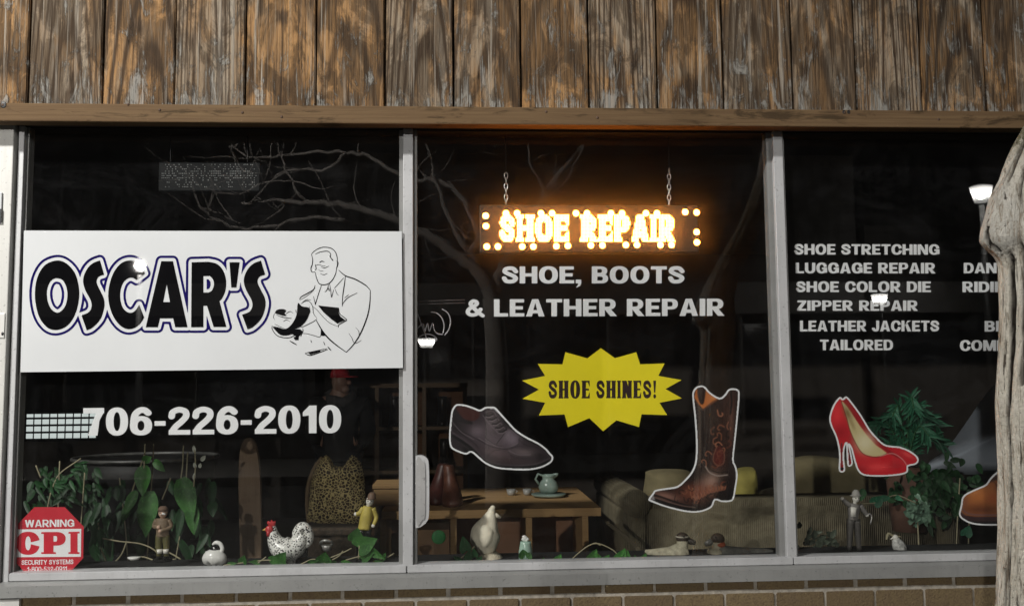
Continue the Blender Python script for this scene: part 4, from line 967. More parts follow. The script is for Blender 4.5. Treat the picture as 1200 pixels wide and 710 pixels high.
wb = W1([(560,20),(520,50),(495,78),(440,120),(395,165),(362,215),(300,245),(220,280),(165,310),(138,350),(132,400),(120,450),(112,490),(125,520),(165,550),(220,575),(300,588),(420,592),(560,590),(760,590),(800,560),(800,300),(790,100),(800,-120),(700,-170),(600,-140),(590,-60)])
def p_wb(c):
    g = lambda x, y, a, b, col, al=1, an=0: c.glow(1110+x/kw, 540+y/kw, a/kw, b/kw, col, al, an)
    c.base((150, 88, 46))
    g(300, 320, 130, 60, (196, 118, 62), .8, -.3); g(160, 380, 40, 60, (128, 80, 60), .7); g(330, 450, 200, 45, (92, 46, 26), .8); g(420, 340, 60, 60, (166, 84, 48), .7); g(470, 230, 30, 60, (88, 46, 26), .8); g(260, 290, 60, 20, (214, 140, 84), .5, -.4)
    c.line(W1([(380, 200), (430, 190), (470, 250), (500, 330), (520, 420)]), 12/kw, (84, 42, 24), 1.6, .8)
    c.fill(W1([(390, 190), (440, 130), (560, 30), (620, 40), (560, 150), (500, 170), (450, 180)]), (52, 26, 16), 2)
    c.fill(W1([(470, 150), (520, 110), (560, 200), (500, 250)]), (136, 62, 34), 2.5, .8)
    c.line(W1([(140, 440), (180, 478), (250, 495), (350, 498), (560, 498), (780, 498)]), 14/kw, (112, 78, 74), 1.4)
    c.fill(W1([(122, 462), (170, 500), (260, 512), (800, 512), (800, 592), (400, 592), (220, 576), (130, 525)]), (58, 36, 38), 1.5)
    c.fill(W1([(135, 515), (200, 545), (300, 556), (800, 556), (800, 592), (300, 590), (180, 560)]), (22, 13, 14), 1.5)
decal('boot_sticker', 'sticker of a tan work boot toe cut off by the pale tree trunk', wb, p_wb, 1.1, 2)

# ---------------------------------------------------------------- glowing dot matrix sign on chains
LY = .040
ls = thing('led_sign', P(690, 268, LY), 'glowing orange dot matrix sign on two chains in the middle pane', 'sign')
def led_panel_mat():
    t = NT('led_panel'); o = t.obj(); s = t.n('SeparateXYZ'); t.put(s, '0', o)
    per = .0085
    fx = t.math('SUBTRACT', t.math('FRACT', t.math('MULTIPLY', s.outputs[0], 1/per)), .5); fz = t.math('SUBTRACT', t.math('FRACT', t.math('MULTIPLY', s.outputs[2], 1/per)), .5)
    d = t.math('SQRT', t.math('ADD', t.math('MULTIPLY', fx, fx), t.math('MULTIPLY', fz, fz)))
    t.set(Base_Color=t.ramp(d, [(.26, (.05, .04, .036)), (.32, (.006, .005, .005))]), Roughness=.6); return t.m
tl = P(562, 240, LY); br_ = P(819, 296, LY)
bevel(MB().box(tl.x, br_.x, LY, LY+.045, br_.z, tl.z).go('housing', MAT['black'], ls), .003)
MB().box(tl.x+.004, br_.x-.004, LY-.002, LY-.0004, br_.z+.004, tl.z-.004).go('dot_panel', led_panel_mat(), ls)
lit = []
lay, w = layout("SHOE REPAIR", .16, .40)
gx, gy = np.meshgrid(np.arange(586, 791, 1.6), np.arange(252.2, 283.5, 1.6))
Fm = np.full(gx.shape, 1.)
for ch, x in lay:
    wx = (gx-586.5)/(790-586.5)*w-x; wy = (282.6-gy)/(282.6-252.8)
    Fm = np.minimum(Fm, glyph(ch, wx, wy, .27, .17, .05))
lit += [(a, b) for a, b in zip(gx[Fm < .035], gy[Fm < .035])]
blobs = [(569.2, 253), (569.5, 265), (570.5, 289), (583.5, 289), (816.5, 249), (803, 248.5), (816.5, 272), (816.8, 284)]
for k_ in range(6): blobs += [(593+k_*41, 250), (606+k_*41, 250)] if k_ < 5 else []
blobs += [(612, 289), (625, 289), (652, 288.5), (665.5, 288), (692.5, 287.5), (706, 287.5), (733.5, 287), (746.5, 287), (774, 287), (787, 287)]
mb = MB(); HX = [k_*math.pi/6 for k_ in range(12)]
lit = [(a, b, .0022) for a, b in lit]+[(a, b, .0108) for a, b in blobs]
for a, b, r in lit:
    c = P(a, b, LY-.003)
    mb.add([(c.x+r*math.cos(q), LY-.0025, c.z+r*math.sin(q)) for q in HX]+[(c.x+r*.55*math.cos(q), LY-.0062, c.z+r*.55*math.sin(q)) for q in HX],
           [(i, i+12, (i+1) % 12+12, (i+1) % 12) for i in range(12)]+[tuple(range(12, 24))])
mb.go('lit_dots', emit('led_orange', (1.0, .33, .045), 32.0), ls)
steel = pm('chain_steel', (.62, .6, .58), .3, .1, 30, .9)
def chain(x, y0, y1):
    mb = MB(); p0 = P(x, y0, LY+.02); p1 = P(x, y1, LY+.02); n = max(2, int((p0.z-p1.z)/.017)); 
    for i in range(n):
        z = p1.z+(i+.5)*(p0.z-p1.z)/n; h = (p0.z-p1.z)/n*.62; xx = p1.x+(p0.x-p1.x)*(i+.5)/n
        pts = []
        for q in range(13):
            a = q*2*math.pi/12; dx_, dz_ = .006*math.cos(a), h*math.sin(a)
            pts.append((xx+dx_, LY+.02, z+dz_) if i % 2 else (xx, LY+.02+dx_, z+dz_))
        mb.tube(pts, .0021, 6, False)
    mb.go('chain', steel, ls, True)
chain(593, 203, 241); chain(784, 198, 241)
for x, y in ((593, 203), (784, 198)): q = P(x, y, LY+.02); q2 = P(x, 150, LY+.02); MB().tube([tuple(q), (q.x, q.y, q2.z)], .0008, 6).go('wire', MAT['black'], ls)
# unlit dot matrix panel, top of the left pane
uy = .12
us = thing('led_sign', P(247, 208, uy), 'unlit dark dot matrix panel hanging at the top of the left pane', 'sign')
a = P(186, 190, uy); b = P(304, 224, uy)
bevel(MB().box(a.x, b.x, uy, uy+.05, b.z, a.z).go('housing', pm('grey_panel', (.014, .017, .02), .6, .2, 20), us), .003)
random.seed(9); mb = MB()
for r_ in range(11):
    for c_ in range(56):
        if (r_ in (3, 4, 5, 6) and random.random() < .45) or random.random() < .22:
            p = P(190+c_*2.0, 193+r_*2.6, uy-.0005); mb.ball(p, (.0021, .0012, .0021), 6, 4)
mb.go('unlit_dots', pm('led_resin', (.75, .78, .78), .15), us, True)
for x in (200, 290): MB().tube([P(x, 150, uy+.02), P(x, 190, uy+.02)], .002, 6).go('hanger', MAT['black'], us)
# ---------------------------------------------------------------- inside the shop
class PX(MB):
    """modelling at one depth Y: points are (px, py[, metres towards the back]), radii in photo pixels"""
    def __init__(s, Y): MB.__init__(s); s.Y = Y; s.k = ppm(Y)
    def p(s, q): v = P(q[0], q[1], s.Y); return Vector((v.x, v.y+(q[2] if len(q) > 2 else 0), v.z))
    def t(s, pts, rr, seg=12, smooth=0, flat=1.0):
        rr = list(rr) if hasattr(rr, '__len__') else [rr]*len(pts)
        pts = [tuple(q)+((0,) if len(q) == 2 else ()) for q in pts]
        if smooth: z = spl([q+(r,) for q, r in zip(pts, rr)], smooth); pts = [q[:3] for q in z]; rr = [max(.05, q[3]) for q in z]
        s.tube([s.p(q) for q in pts], [r/s.k for r in rr], seg, True, flat); return s
    def b(s, q, r, ang=0, seg=18, rings=12):
        r = (r, r, r) if not hasattr(r, '__len__') else r; n = len(s.v); c = s.p(q)
        s.ball(c, [a/s.k for a in r], seg, rings)
        if ang: s.rot(c, 'Y', ang, n)
        return s
    def l(s, rings, seg=22):                          # (px, py, rx, ry)
        out = []
        for a, b_, rx, ry in sorted(rings, key=lambda r: -r[1]): c = s.p((a, b_)); out.append((c.x, c.y, c.z, rx/s.k, ry/s.k))
        s.loft(out, seg); return s
    def puff(s, outline, thick, rings=7, power=.5, dy=0):
        o = np.array(outline, float); c = o.mean(0); n = len(o); vs = []
        for side in (-1, 1):
            for i in range(rings+1):
                q = 1-i/rings*(1 if side < 0 else 1); sc_ = q
                h = thick*(max(0, 1-sc_*sc_))**power
                for x, y in c+(o-c)*max(sc_, .004): v = s.p((x, y)); vs.append((v.x, v.y+dy+side*h, v.z))
        m = (rings+1)*n
        fs = []
        for off, fl in ((0, 0), (m, 1)):
            for i in range(rings):
                for k in range(n):
                    f = (off+i*n+k, off+i*n+(k+1) % n, off+(i+1)*n+(k+1) % n, off+(i+1)*n+k); fs.append(f[::-1] if fl else f)
            fs.append(tuple(off+rings*n+k for k in range(n))[::(-1 if fl else 1)])
        return s.add(vs, fs)
    def leaf(s, px, py, L, W, ang, tilt=.3, dy=0, fold=.25, heart=False):
        """base point, length and width in px, direction (degrees, 0 = right, 90 = up), tilt towards the window"""
        c = s.p((px, py, dy)); a = rad(ang); d = Vector((math.cos(a)*math.cos(tilt), -math.sin(tilt), math.sin(a)*math.cos(tilt)))
        w = Vector((-math.sin(a), random.uniform(-.25, .25), math.cos(a))).normalized(); n = d.cross(w).normalized()
        L /= s.k; W /= s.k; vs = []; N = 9
        for i in range(N+1):
            u = i/N
            h = (math.sin(math.pi*min(1, u*.93+.07)**(.62 if heart else .8)))**.9 if i < N else 0
            x = u*L-(.10*L*math.sin(math.pi*u) if heart else 0); droop = -.18*L*u*u
            mid = c+d*x+Vector((0, 0, droop)); e = W/2*h
            bk = -.12*L if (heart and i in (0, 1)) else 0
            for t in (-1, -.5, 0, .5, 1): vs.append(mid+w*(e*t)+n*(abs(t)*e*fold)+d*(bk*abs(t)))
        return s.add(vs, [(i*5+k, i*5+k+1, (i+1)*5+k+1, (i+1)*5+k) for i in range(N) for k in range(4)])
def leaf_mat(name, a, b):
    t = NT(name); n = t.noise(t.obj(), 25, 4); f = t.noise(t.obj(), 140, 2)
    c = t.mix(t.ramp(n, [(.35, 0.), (.65, 1.)]), a, b); c = t.mix(t.ramp(f, [(.55, 0.), (.7, .5)]), c, tuple(x*2.2 for x in b))
    t.set(Base_Color=c, Roughness=.5); t.b.inputs['Specular IOR Level'].default_value = .3; t.bump(n, .3, .004); return t.m
G1 = leaf_mat('ivy_leaf', (.022, .080, .017), (.042, .135, .028)); G2 = leaf_mat('dark_leaf', (.012, .05, .016), (.025, .085, .03)); G3 = leaf_mat('fresh_leaf', (.05, .20, .04), (.09, .27, .06))
STEM = pm('dry_vine_stem', (.30, .27, .17), .7, .2, 30)
def plant(label, Y, stems, leaves, mat, name='trailing_plant', cat='plant', heart=True, group=None, stemmat=None, sr=.8):
    x = [l[0] for l in leaves]; y = [l[1] for l in leaves]
    root = thing(name, P(sum(x)/len(x), max(y), Y), label, cat, group)
    m = PX(Y)
    for q in leaves: m.leaf(*q, heart=heart)
    m.go('leaves', mat, root, True)
    if stems:
        m = PX(Y)
        for st_ in stems: m.t(st_, [sr]*len(st_), 6, 5)
        m.go('stems', stemmat or STEM, root, True)
    return root
# ---- rear of the shop
LW = thing('mirrored_window_standin', P(71, 498, RY1-.03), 'glowing grid of small white panes standing in for a reflected window, behind the phone number', 'window')  # added on the rear wall in place of a lit window mirrored in the glass
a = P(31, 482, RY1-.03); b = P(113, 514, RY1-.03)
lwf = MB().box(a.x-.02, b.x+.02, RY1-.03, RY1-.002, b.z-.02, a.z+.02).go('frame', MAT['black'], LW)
pane_m = emit('standin_pane_glow', (.86, .95, .92), .62); ncol, nrow = 9, 4  # panes glow to match the brightness of that mirrored window
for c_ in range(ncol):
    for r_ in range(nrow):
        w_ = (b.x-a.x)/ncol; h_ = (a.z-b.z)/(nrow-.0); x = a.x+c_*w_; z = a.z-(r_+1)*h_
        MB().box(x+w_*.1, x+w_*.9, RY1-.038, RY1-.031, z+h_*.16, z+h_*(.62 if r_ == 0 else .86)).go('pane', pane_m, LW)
CY = 5.5
cu = thing('shelving_unit', P(480, 600, CY), 'dim wooden cubbyhole shelving against the rear of the shop', 'shelf')
xa, xb = P(414, 470, CY).x, P(548, 470, CY).x; zt_ = P(480, 449, CY).z
MB().box(xa, xb, CY+.4, CY+.42, .1, zt_-.04).go('back_panel', MAT['plyd'], cu)
for px in (416, 441.5, 497, 545): x = P(px, 470, CY).x; MB().box(x-.018, x+.018, CY+.003, CY+.397, .1, zt_-.041).go('upright', MAT['shelfw'], cu)
for i, py in enumerate((449, 500, 551)):
    z = P(480, py, CY).z
    if i == 0: MB().box(xa, xb, CY, CY+.42, z-.04, z).go('shelf', MAT['shelfw'], cu)
    else:
        for p0, p1 in ((416, 441.5), (441.5, 497), (497, 545)): MB().box(P(p0, 470, CY).x+.0185, P(p1, 470, CY).x-.0185, CY+.005, CY+.397, z-.03, z).go('shelf', MAT['shelfw'], cu)
def boot_mesh(m, c, s, lean=0):
    """ankle boot, toe towards the window (-Y); c = sole centre, s = length"""
    x, y, z = c
    m.loft([(x, y-.02*s, z, .17*s, .50*s), (x, y-.02*s, z+.09*s, .18*s, .51*s), (x, y-.02*s, z+.16*s, .175*s, .48*s), (x, y+.03*s, z+.27*s, .165*s, .41*s), (x, y+.12*s, z+.40*s, .15*s, .31*s), (x+lean*.3, y+.2*s, z+.55*s, .145*s, .23*s), (x+lean, y+.22*s, z+.85*s, .155*s, .22*s), (x+lean*1.2, y+.22*s, z+1.0*s, .16*s, .22*s)], 20)
    return m
bl = pm('black_boot_leather', (.02, .018, .018), .4); brn = pm('brown_boot_leather', (.085, .030, .017), .5, .35, 30); oxb = pm('oxblood_leather', (.045, .013, .010), .5, .3, 30)
for i, (px, py, m_, lab) in enumerate(((460, 499.5, bl, 'black boot on the upper cubbyhole shelf, right behind the person in the red cap'), (518, 499.5, bl, 'black boot in the upper right cubbyhole of the rear shelving'), (470, 550.5, brn, 'brown boot in the lower middle cubbyhole of the rear shelving'), (520, 550.5, bl, 'black boot in the lower right cubbyhole of the rear shelving'))):
    c = P(px, py, CY+.02); o = boot_mesh(MB(), (c.x, CY+.2, c.z+.001), .27).go('boot', m_, None, True, origin=(c.x, CY+.2, c.z)); tag(o, lab, 'boot', 'boots in the rear cubbyholes')
# ---- person in a red cap
PY_ = 5.0
def skinned(name, verts, edges, rr, mat, parent, sub=2):
    me = bpy.data.meshes.new(name); base = wloc(parent)
    me.from_pydata([tuple(Vector(v)-base) for v in verts], edges, []); o = bpy.data.objects.new(name, me); COL.objects.link(o); o.parent = parent; me.materials.append(mat)
    sk = o.modifiers.new('skin', 'SKIN'); sk.use_smooth_shade = True
    for d, r in zip(me.skin_vertices[0].data, rr): d.radius = r if hasattr(r, '__len__') else (r, r)
    me.skin_vertices[0].data[0].use_root = True
    su = o.modifiers.new('sub', 'SUBSURF'); su.levels = sub; su.render_levels = sub; return o
hp_ = P(398, 449, PY_); px_, fz = hp_.x, RZ0; hz_ = hp_.z
pe = thing('person', (px_, PY_, fz), 'person in a red cap and dark jacket standing at the back of the shop', 'person')
skin_m = pm('skin', (.30, .17, .12), .5, .1, 20); jk = pm('dark_jacket', (.004, .004, .005), .8); jn = pm('dark_jeans', (.006, .007, .010), .85); capm = pm('red_cap', (.50, .022, .035), .7); hood = pm('grey_hood', (.05, .047, .047), .9)
H = hz_+.11-fz
def J(x, y, z): return Vector((px_+x, PY_+y, fz+z*H/1.7))
bv = [J(0,0,.95), J(0,0,1.15), J(0,0,1.36), J(0,-.01,1.47), J(.01,-.02,1.58), J(-.19,0,1.38), J(-.25,.06,1.12), J(-.16,.16,.98), J(-.1,.19,.95), J(.19,0,1.38), J(.25,.06,1.12), J(.16,.16,.98), J(.1,.19,.95), J(-.1,0,.88), J(-.11,-.01,.5), J(-.11,.02,.09), J(-.12,-.12,.04), J(.1,0,.88), J(.11,-.02,.5), J(.12,.03,.09), J(.14,-.1,.04)]
be = [(0,1),(1,2),(2,3),(3,4),(2,5),(5,6),(6,7),(7,8),(2,9),(9,10),(10,11),(11,12),(0,13),(13,14),(14,15),(15,16),(0,17),(17,18),(18,19),(19,20)]
brr = [.13,.14,.15,.06,.085,.07,.05,.037,.035,.07,.05,.037,.035,.095,.06,.045,.04,.095,.06,.045,.04]
skinned('body', bv, be, brr, skin_m, pe)
skinned('jacket', [bv[i] for i in (0,1,2,5,6,7,9,10,11)]+[J(0,0,.86)], [(0,1),(1,2),(2,3),(3,4),(4,5),(2,6),(6,7),(7,8),(0,9)], [.17,.18,.185,.095,.075,.06,.095,.075,.06,.17], jk, pe)
skinned('trousers', [bv[0]]+[bv[i] for i in (13,14,15,17,18,19)], [(0,1),(1,2),(2,3),(0,4),(4,5),(5,6)], [.155,.115,.08,.07,.115,.08,.07], jn, pe)
hc = J(.01, -.02, 1.6)
hd = MB().ball(hc, (.076, .092, .115), 20, 14); hd.ball(hc+Vector((.078, -.05, -.015)), (.022, .016, .02), 8, 6); hd.ball(hc+Vector((-.01, .0, -.0)), (.03, .094, .03), 8, 6)
hd.ball(hc+Vector((.04, -.05, -.07)), (.045, .04, .035), 12, 8); hd.go('head', skin_m, pe, True)
ey = MB().ball(hc+Vector((.058, -.058, .018)), (.012, .012, .008), 8, 6).go('eye', MAT['black'], pe, True)
cp = MB().loft([(hc.x-.004, hc.y, hc.z+.028, .086, .10), (hc.x-.004, hc.y, hc.z+.07, .083, .098), (hc.x-.006, hc.y, hc.z+.105, .066, .08), (hc.x-.008, hc.y, hc.z+.126, .03, .04)], 20)
cp.loft([(hc.x+.085, hc.y-.03, hc.z+.03, .075, .07), (hc.x+.085, hc.y-.03, hc.z+.04, .07, .066)], 16); cp.go('cap', capm, pe, True)
MB().tube([J(-.11, .06, 1.44), J(-.06, -.07, 1.42), J(.04, -.1, 1.40), J(.11, -.02, 1.44), J(.08, .08, 1.5), J(-.05, .1, 1.5), J(-.11, .05, 1.45)], [.045]*7, 10).go('hood', hood, pe, True)

# ---- dark planter of the left pane
PLY = .92
c = P(172, 528, PLY); k = 1/ppm(PLY)
pl_ = thing('planter', (c.x, PLY, RZ0), 'wide black planter bowl with drooping foliage behind the soldier figurine', 'planter')
pot = pm('black_glazed_pot', (.006, .006, .006), .55, spec=.25)
MB().loft([(c.x, PLY, c.z-.40, .17, .15), (c.x, PLY, c.z-.30, .22, .19), (c.x, PLY, c.z-.12, .275, .24), (c.x, PLY, c.z-.035, .285, .25), (c.x, PLY, c.z-.034, .25, .22), (c.x, PLY, c.z-.06, .24, .21)], 40).go('bowl', pot, pl_, True)
m = MB(); m.tube([(c.x+.292*math.cos(q), PLY+.256*math.sin(q), c.z-.028) for q in [i*math.pi/24 for i in range(49)]], [.008]*49, 10); m.go('rim', pm('grey_rim', (.06, .06, .057), .4, .4, 30), pl_, True)  # rim in a greyer tone than the black bowl
bevel(MB().box(c.x-.2, c.x+.2, PLY-.17, PLY+.17, RZ0, c.z-.4005).go('pedestal', MAT['darkw'], pl_), .006)
# ---- tall rounded board
dY = .66
bo = [(281, 700), (281, 640), (280, 600), (279.5, 560), (281, 530), (285, 517), (290, 513), (296, 516), (301, 530), (304, 555), (305.5, 600), (306, 640), (306, 700)]
o = flat('tall_board', [spl(bo, 4)], dY, .03, wood_board('stained_board', (.21, .15, .10), (.16, .11, .075), 60, 3, .2)); bevel(o, .008)
tag(o, 'tall narrow brown board with a rounded top standing left of the leopard print bag', 'board')
# ---- leopard print bag on a dark stool
def leopard():
    t = NT('leopard_print'); o = t.obj(); w = t.n('VectorMath', operation='ADD'); nz = t.n('TexNoise', i_Scale=26.0); t.put(nz, 'Vector', o)
    sc_ = t.n('VectorMath', operation='SCALE'); t.put(sc_, '0', nz.outputs[1]); sc_.inputs['Scale'].default_value = .018; t.put(w, '0', o); t.put(w, '1', sc_.outputs[0])
    v = t.n('TexVoronoi', feature='DISTANCE_TO_EDGE', i_Scale=88.0); t.put(v, 'Vector', t.scale(w.outputs[0], 1, .5, 1)); v2 = t.n('TexVoronoi', i_Scale=88.0); t.put(v2, 'Vector', t.scale(w.outputs[0], 1, .5, 1))
    cell = t.mix(t.ramp(v2.outputs[0], [(.12, 0.), (.34, 1.)]), (.12, .062, .02), (.022, .014, .008))
    t.set(Base_Color=t.mix(t.ramp(v.outputs[0], [(.07, 0.), (.12, 1.)]), (.50, .40, .18), cell), Roughness=.85); return t.m
LEO = leopard(); dYb = .62
bg = thing('leopard_bag', P(393, 612, dYb), 'leopard print bag with a scooped top standing on a dark stool', 'bag')
ol = spl([(362, 610), (362, 590), (364, 568), (368, 552), (375, 540), (381, 533.5), (385, 535), (388, 543), (395, 546), (404, 545), (409, 540), (412, 533), (418, 536), (424, 545), (427, 560), (428, 585), (427, 610), (395, 613)], 4, True)
PX(dYb).puff(ol, .055, 8, .4).go('bag_body', LEO, bg, True)
sd = PX(dYb+.02); sd.t([(362, 612), (360, 590), (362, 566), (370, 546), (378, 536)], [2.6]*5, 8, 4); sd.go('side_seam', pm('tan_piping', (.17, .115, .06), .8), bg, True)
so = thing('stool', P(393, 700, dYb), 'dark stool under the leopard print bag', 'stool')
c = P(393, 613.5, dYb); bevel(MB().box(c.x-.125, c.x+.125, dYb-.11, dYb+.12, c.z-.03, c.z-.001).go('seat', pm('stool_cloth', (.05, .035, .022), .9, .5, 60), so), .008)
for x, y in ((-1, -1), (1, -1), (-1, 1), (1, 1)): MB().box(c.x+x*.105-.012, c.x+x*.105+.012, dYb+y*.09-.012, dYb+y*.09+.012, RZ0, c.z-.031).go('leg', MAT['darkw'], so)
MB().box(c.x-.092, c.x+.092, dYb-.098, dYb-.09, RZ0+.25, c.z-.031).go('skirt', pm('stool_skirt', (.035, .025, .016), .95, .6, 50), so)
# ---- plywood desk with things on it
DY0, DY1 = .9, 1.75
dz = P(620, 596, DY0).z
dk_ = thing('desk', P(570, 700, DY0), 'light plywood desk with open compartments in the middle pane', 'desk')
x0 = P(447, 600, DY0).x; x1 = P(704.5, 600, DY0).x; zb_ = P(620, 606, DY0).z
bevel(MB().box(x0, x1, DY0, DY1, zb_, dz).go('desk_top', MAT['ply'], dk_), .003)
for px in (449, 531.5, 620, 686):
    x = P(px, 620, DY0+.01).x; (MB().box(x-.013, x+.013, DY0+.012, DY1-.05, RZ0, zb_-.0005)).go('divider', MAT['ply'], dk_)
MB().box(x0+.02, P(684, 620, DY0+.16).x, DY0+.36, DY0+.38, RZ0, zb_-.0006).go('back_panel', pm('desk_back_panel', (.30, .15, .08), .7, .2, 6), dk_)
us_ = thing('box', P(462, 590, 1.15), 'pale wooden box lying on the desk beside the mullion', 'box')
c = P(462, 594, 1.1); bevel(MB().box(c.x-.09, c.x+.07, 1.08, 1.3, dz+.001, dz+.075).go('box_body', MAT['ply'], us_), .003)
bevel(MB().box(c.x-.095, c.x+.075, 1.075, 1.305, dz+.0755, dz+.095).go('lid', MAT['ply'], us_), .003)
cb = thing('carton', P(505, 655, 1.05), 'brown cardboard carton inside the left compartment of the desk', 'carton')
c0 = P(486, 656, 1.02); c1 = P(527, 620, 1.02); bevel(MB().box(c0.x, c1.x, 1.02, 1.25, c0.z-.1, c1.z).go('carton_body', pm('cardboard', (.20, .12, .065), .9, .15, 12), cb), .004)
m = PX(1.018); m.b((514, 629), (8, .8, 8)); m.go('round_label', pm('green_label', (.03, .28, .07), .5), cb, True)
for px, m_, lab, ln in ((530, brn, 'reddish brown boot standing on the desk edge, the nearer of the pair', 0), (512, oxb, 'dark oxblood boot on the desk left of the reddish brown one', .0)):
    c = P(px, 596, DY0); yy = 1.08 if m_ is brn else 1.16
    bx_ = c.x*(yy-CAMY)/(DY0-CAMY); z_ = dz+.001; ln = .012 if m_ is brn else -.02
    o = MB().loft([(bx_, yy-.01, z_, .044, .085), (bx_, yy-.01, z_+.012, .048, .09), (bx_, yy-.008, z_+.03, .046, .086), (bx_-.1*ln, yy+.01, z_+.055, .041, .066), (bx_-.4*ln, yy+.035, z_+.085, .034, .045), (bx_-ln, yy+.045, z_+.13, .027, .040), (bx_-1.4*ln, yy+.046, z_+.165, .026, .040), (bx_-1.5*ln, yy+.046, z_+.172, .022, .036)], 24).go('boot', m_, None, True, origin=(c.x, yy, dz)); tag(o, lab, 'boot', 'pair of boots on the desk')
# pitcher and saucer
pt = thing('pitcher', P(643, 580, 1.3), 'small pale green pitcher on a saucer at the back of the desk', 'pitcher')
pc_ = pm('pale_green_glaze', (.25, .33, .29), .2, .06, 10); cx = P(643, 580, 1.32).x; k = 1/ppm(1.32)
def lathe(m, cx, cy_, z0, prof, seg=24): m.loft([(cx, cy_, z0+h, r, r) for r, h in prof], seg); return m
lathe(MB(), cx, 1.32, dz+.001, [(.035, 0), (.075, .004), (.085, .014), (.08, .016)]).go('saucer', pc_, pt, True)
pit = lathe(MB(), cx, 1.32, dz+.018, [(.028, 0), (.044, .012), (.049, .03), (.040, .052), (.028, .066), (.030, .078), (.036, .088), (.030, .086), (.026, .07)])
pit.go('pitcher_body', pc_, pt, True)
MB().tube([(cx+.026, 1.32, dz+.098), (cx+.046, 1.315, dz+.108)], [.014, .005], 8).go('spout', pc_, pt, True)
MB().tube([(cx-.026, 1.32, dz+.10), (cx-.05, 1.32, dz+.108), (cx-.062, 1.32, dz+.085), (cx-.042, 1.32, dz+.055)], [.006]*4, 8).go('handle', pc_, pt, True)
CUPM = pm('grey_white_cup', (.34, .34, .32), .4)
for i, (px, lab) in enumerate(((599, 'small white cup on the desk behind the cream hen'), (618, 'small white cup on the desk nearest the pitcher'))):
    c = P(px, 590, 1.4); root = thing('cup', (c.x, 1.4, dz), lab, 'cup'); lathe(MB(), c.x, 1.4, dz+.001, [(.013, 0), (.019, .008), (.022, .03), (.019, .028)], 16).go('cup_body', CUPM, root, True)
    MB().tube([(c.x+.020, 1.4, dz+.026), (c.x+.032, 1.4, dz+.021), (c.x+.019, 1.4, dz+.010)], [.0025]*3, 6).go('handle', CUPM, root, True)
# ---- sofa with its back to the window
def cord():
    t = NT('olive_corduroy'); o = t.obj(); w = t.n('TexWave', bands_direction='X', i_Scale=34.0, i_Distortion=1.2, i_Detail=2); t.put(w, 'Vector', o); n = t.noise(o, 6, 6, .75, .8)
    c = t.mix(t.ramp(n, [(.38, 0.), (.62, 1.)]), (.125, .105, .064), (.23, .20, .13)); c = t.mix(t.math('MULTIPLY', w.outputs[1], .2), c, (.10, .085, .05))
    t.set(Base_Color=c, Roughness=.95); t.bump(t.math('ADD', w.outputs[1], n), .5, .006); return t.m
CORD = cord(); SYf = 1.05
yel = pm('mustard_cushion', (.33, .285, .07), .9, .3, 9, bump=.3); tan_ = pm('tan_cushion', (.22, .185, .10), .95, .25, 8, bump=.3)
sf = thing('sofa', P(930, 700, SYf), 'olive corduroy sofa with its back to the window, behind the duck decoys', 'sofa')
xa = P(752, 600, SYf).x; xb = P(1105, 600, SYf).x; zt2 = P(850, 586, SYf).z
bm_ = MB().box(xa, xb, SYf, SYf+.26, RZ0+.08, zt2, .035)
bm_.go('back', CORD, sf, True)
m = MB().box(xa+.02, xb-.02, SYf+.261, SYf+.9, RZ0+.08, RZ0+.42, .03); m.go('seat', CORD, sf, True)
for px in (746, 1112):
    m = MB(); c = P(px, 590, SYf); m.tube([(c.x, SYf-.01, c.z), (c.x, SYf+.9, c.z)], [.062, .062], 18)
    m.box(c.x-.055, c.x+.055, SYf+.0, SYf+.88, RZ0+.08, c.z-.02, .02); m.go('arm', CORD, sf, True)
for x in (xa+.06, xb-.06):
    for y in (SYf+.06, SYf+.8): MB().box(x-.03, x+.03, y-.03, y+.03, RZ0, RZ0+.079).go('leg', MAT['darkw'], sf)
def cushion(outl, mat, lab, dy):
    m = PX(SYf+dy); m.puff(spl(outl, 5, True), .085, 7, .45); o = m.go('cushion', mat, None, True, origin=P(*np.array(outl).mean(0), SYf+dy)); tag(o, lab, 'cushion', 'cushions on the sofa')
cushion([(757, 600), (756, 560), (760, 551), (785, 549), (808, 552), (812, 566), (812, 600)], tan_, 'tan and mustard cushion at the left end of the sofa', .34)
cushion([(792, 600), (789, 560), (800, 554), (840, 553), (862, 556), (864, 570), (862, 600)], yel, 'mustard yellow cushion behind the toe of the western boot sticker', .50)
cushion([(858, 600), (856, 556), (866, 548), (880, 547), (885, 552), (886, 575), (884, 600)], yel, 'mustard yellow cushion behind the heel of the western boot sticker', .42)
cushion([(925, 600), (926, 545), (935, 535), (965, 534), (1000, 541), (1040, 552), (1080, 562), (1085, 600)], tan_, 'long tan cushion on the sofa under the red heels sticker', .36)
cushion([(885, 600), (886, 580), (900, 572), (922, 570), (930, 576), (930, 600)], CORD, 'olive cushion between the western boot sticker and the right mullion', .38)
sl = MB(); c0 = P(712, 612, .8); c1 = P(748, 641, .8); n = 0
sl.tube([(c0.x, .8, c0.z), (c1.x, .84, c1.z), (c1.x+.05, .88, c1.z-.12)], [.022]*3, 4, True, .4)
tag(sl.go('slat', wood_board('grey_slat', (.26, .22, .15), (.2, .17, .11)), origin=(c1.x, .84, c1.z)), 'pale wooden slat slanting down beside the sofa arm', 'slat')
cushion2 = PX(1.45); cushion2.puff(spl([(1085, 552), (1105, 532), (1130, 498), (1160, 456), (1190, 432), (1240, 430), (1275, 470), (1270, 552), (1180, 556)], 5, True), .10, 8, .5)
tag(cushion2.go('pale_pillow', pm('pale_blue_cloth', (.36, .40, .46), .95, .12, 3), None, True, origin=P(1170, 540, 1.45)), 'pale blue grey pillow propped up behind the work boot sticker', 'pillow')
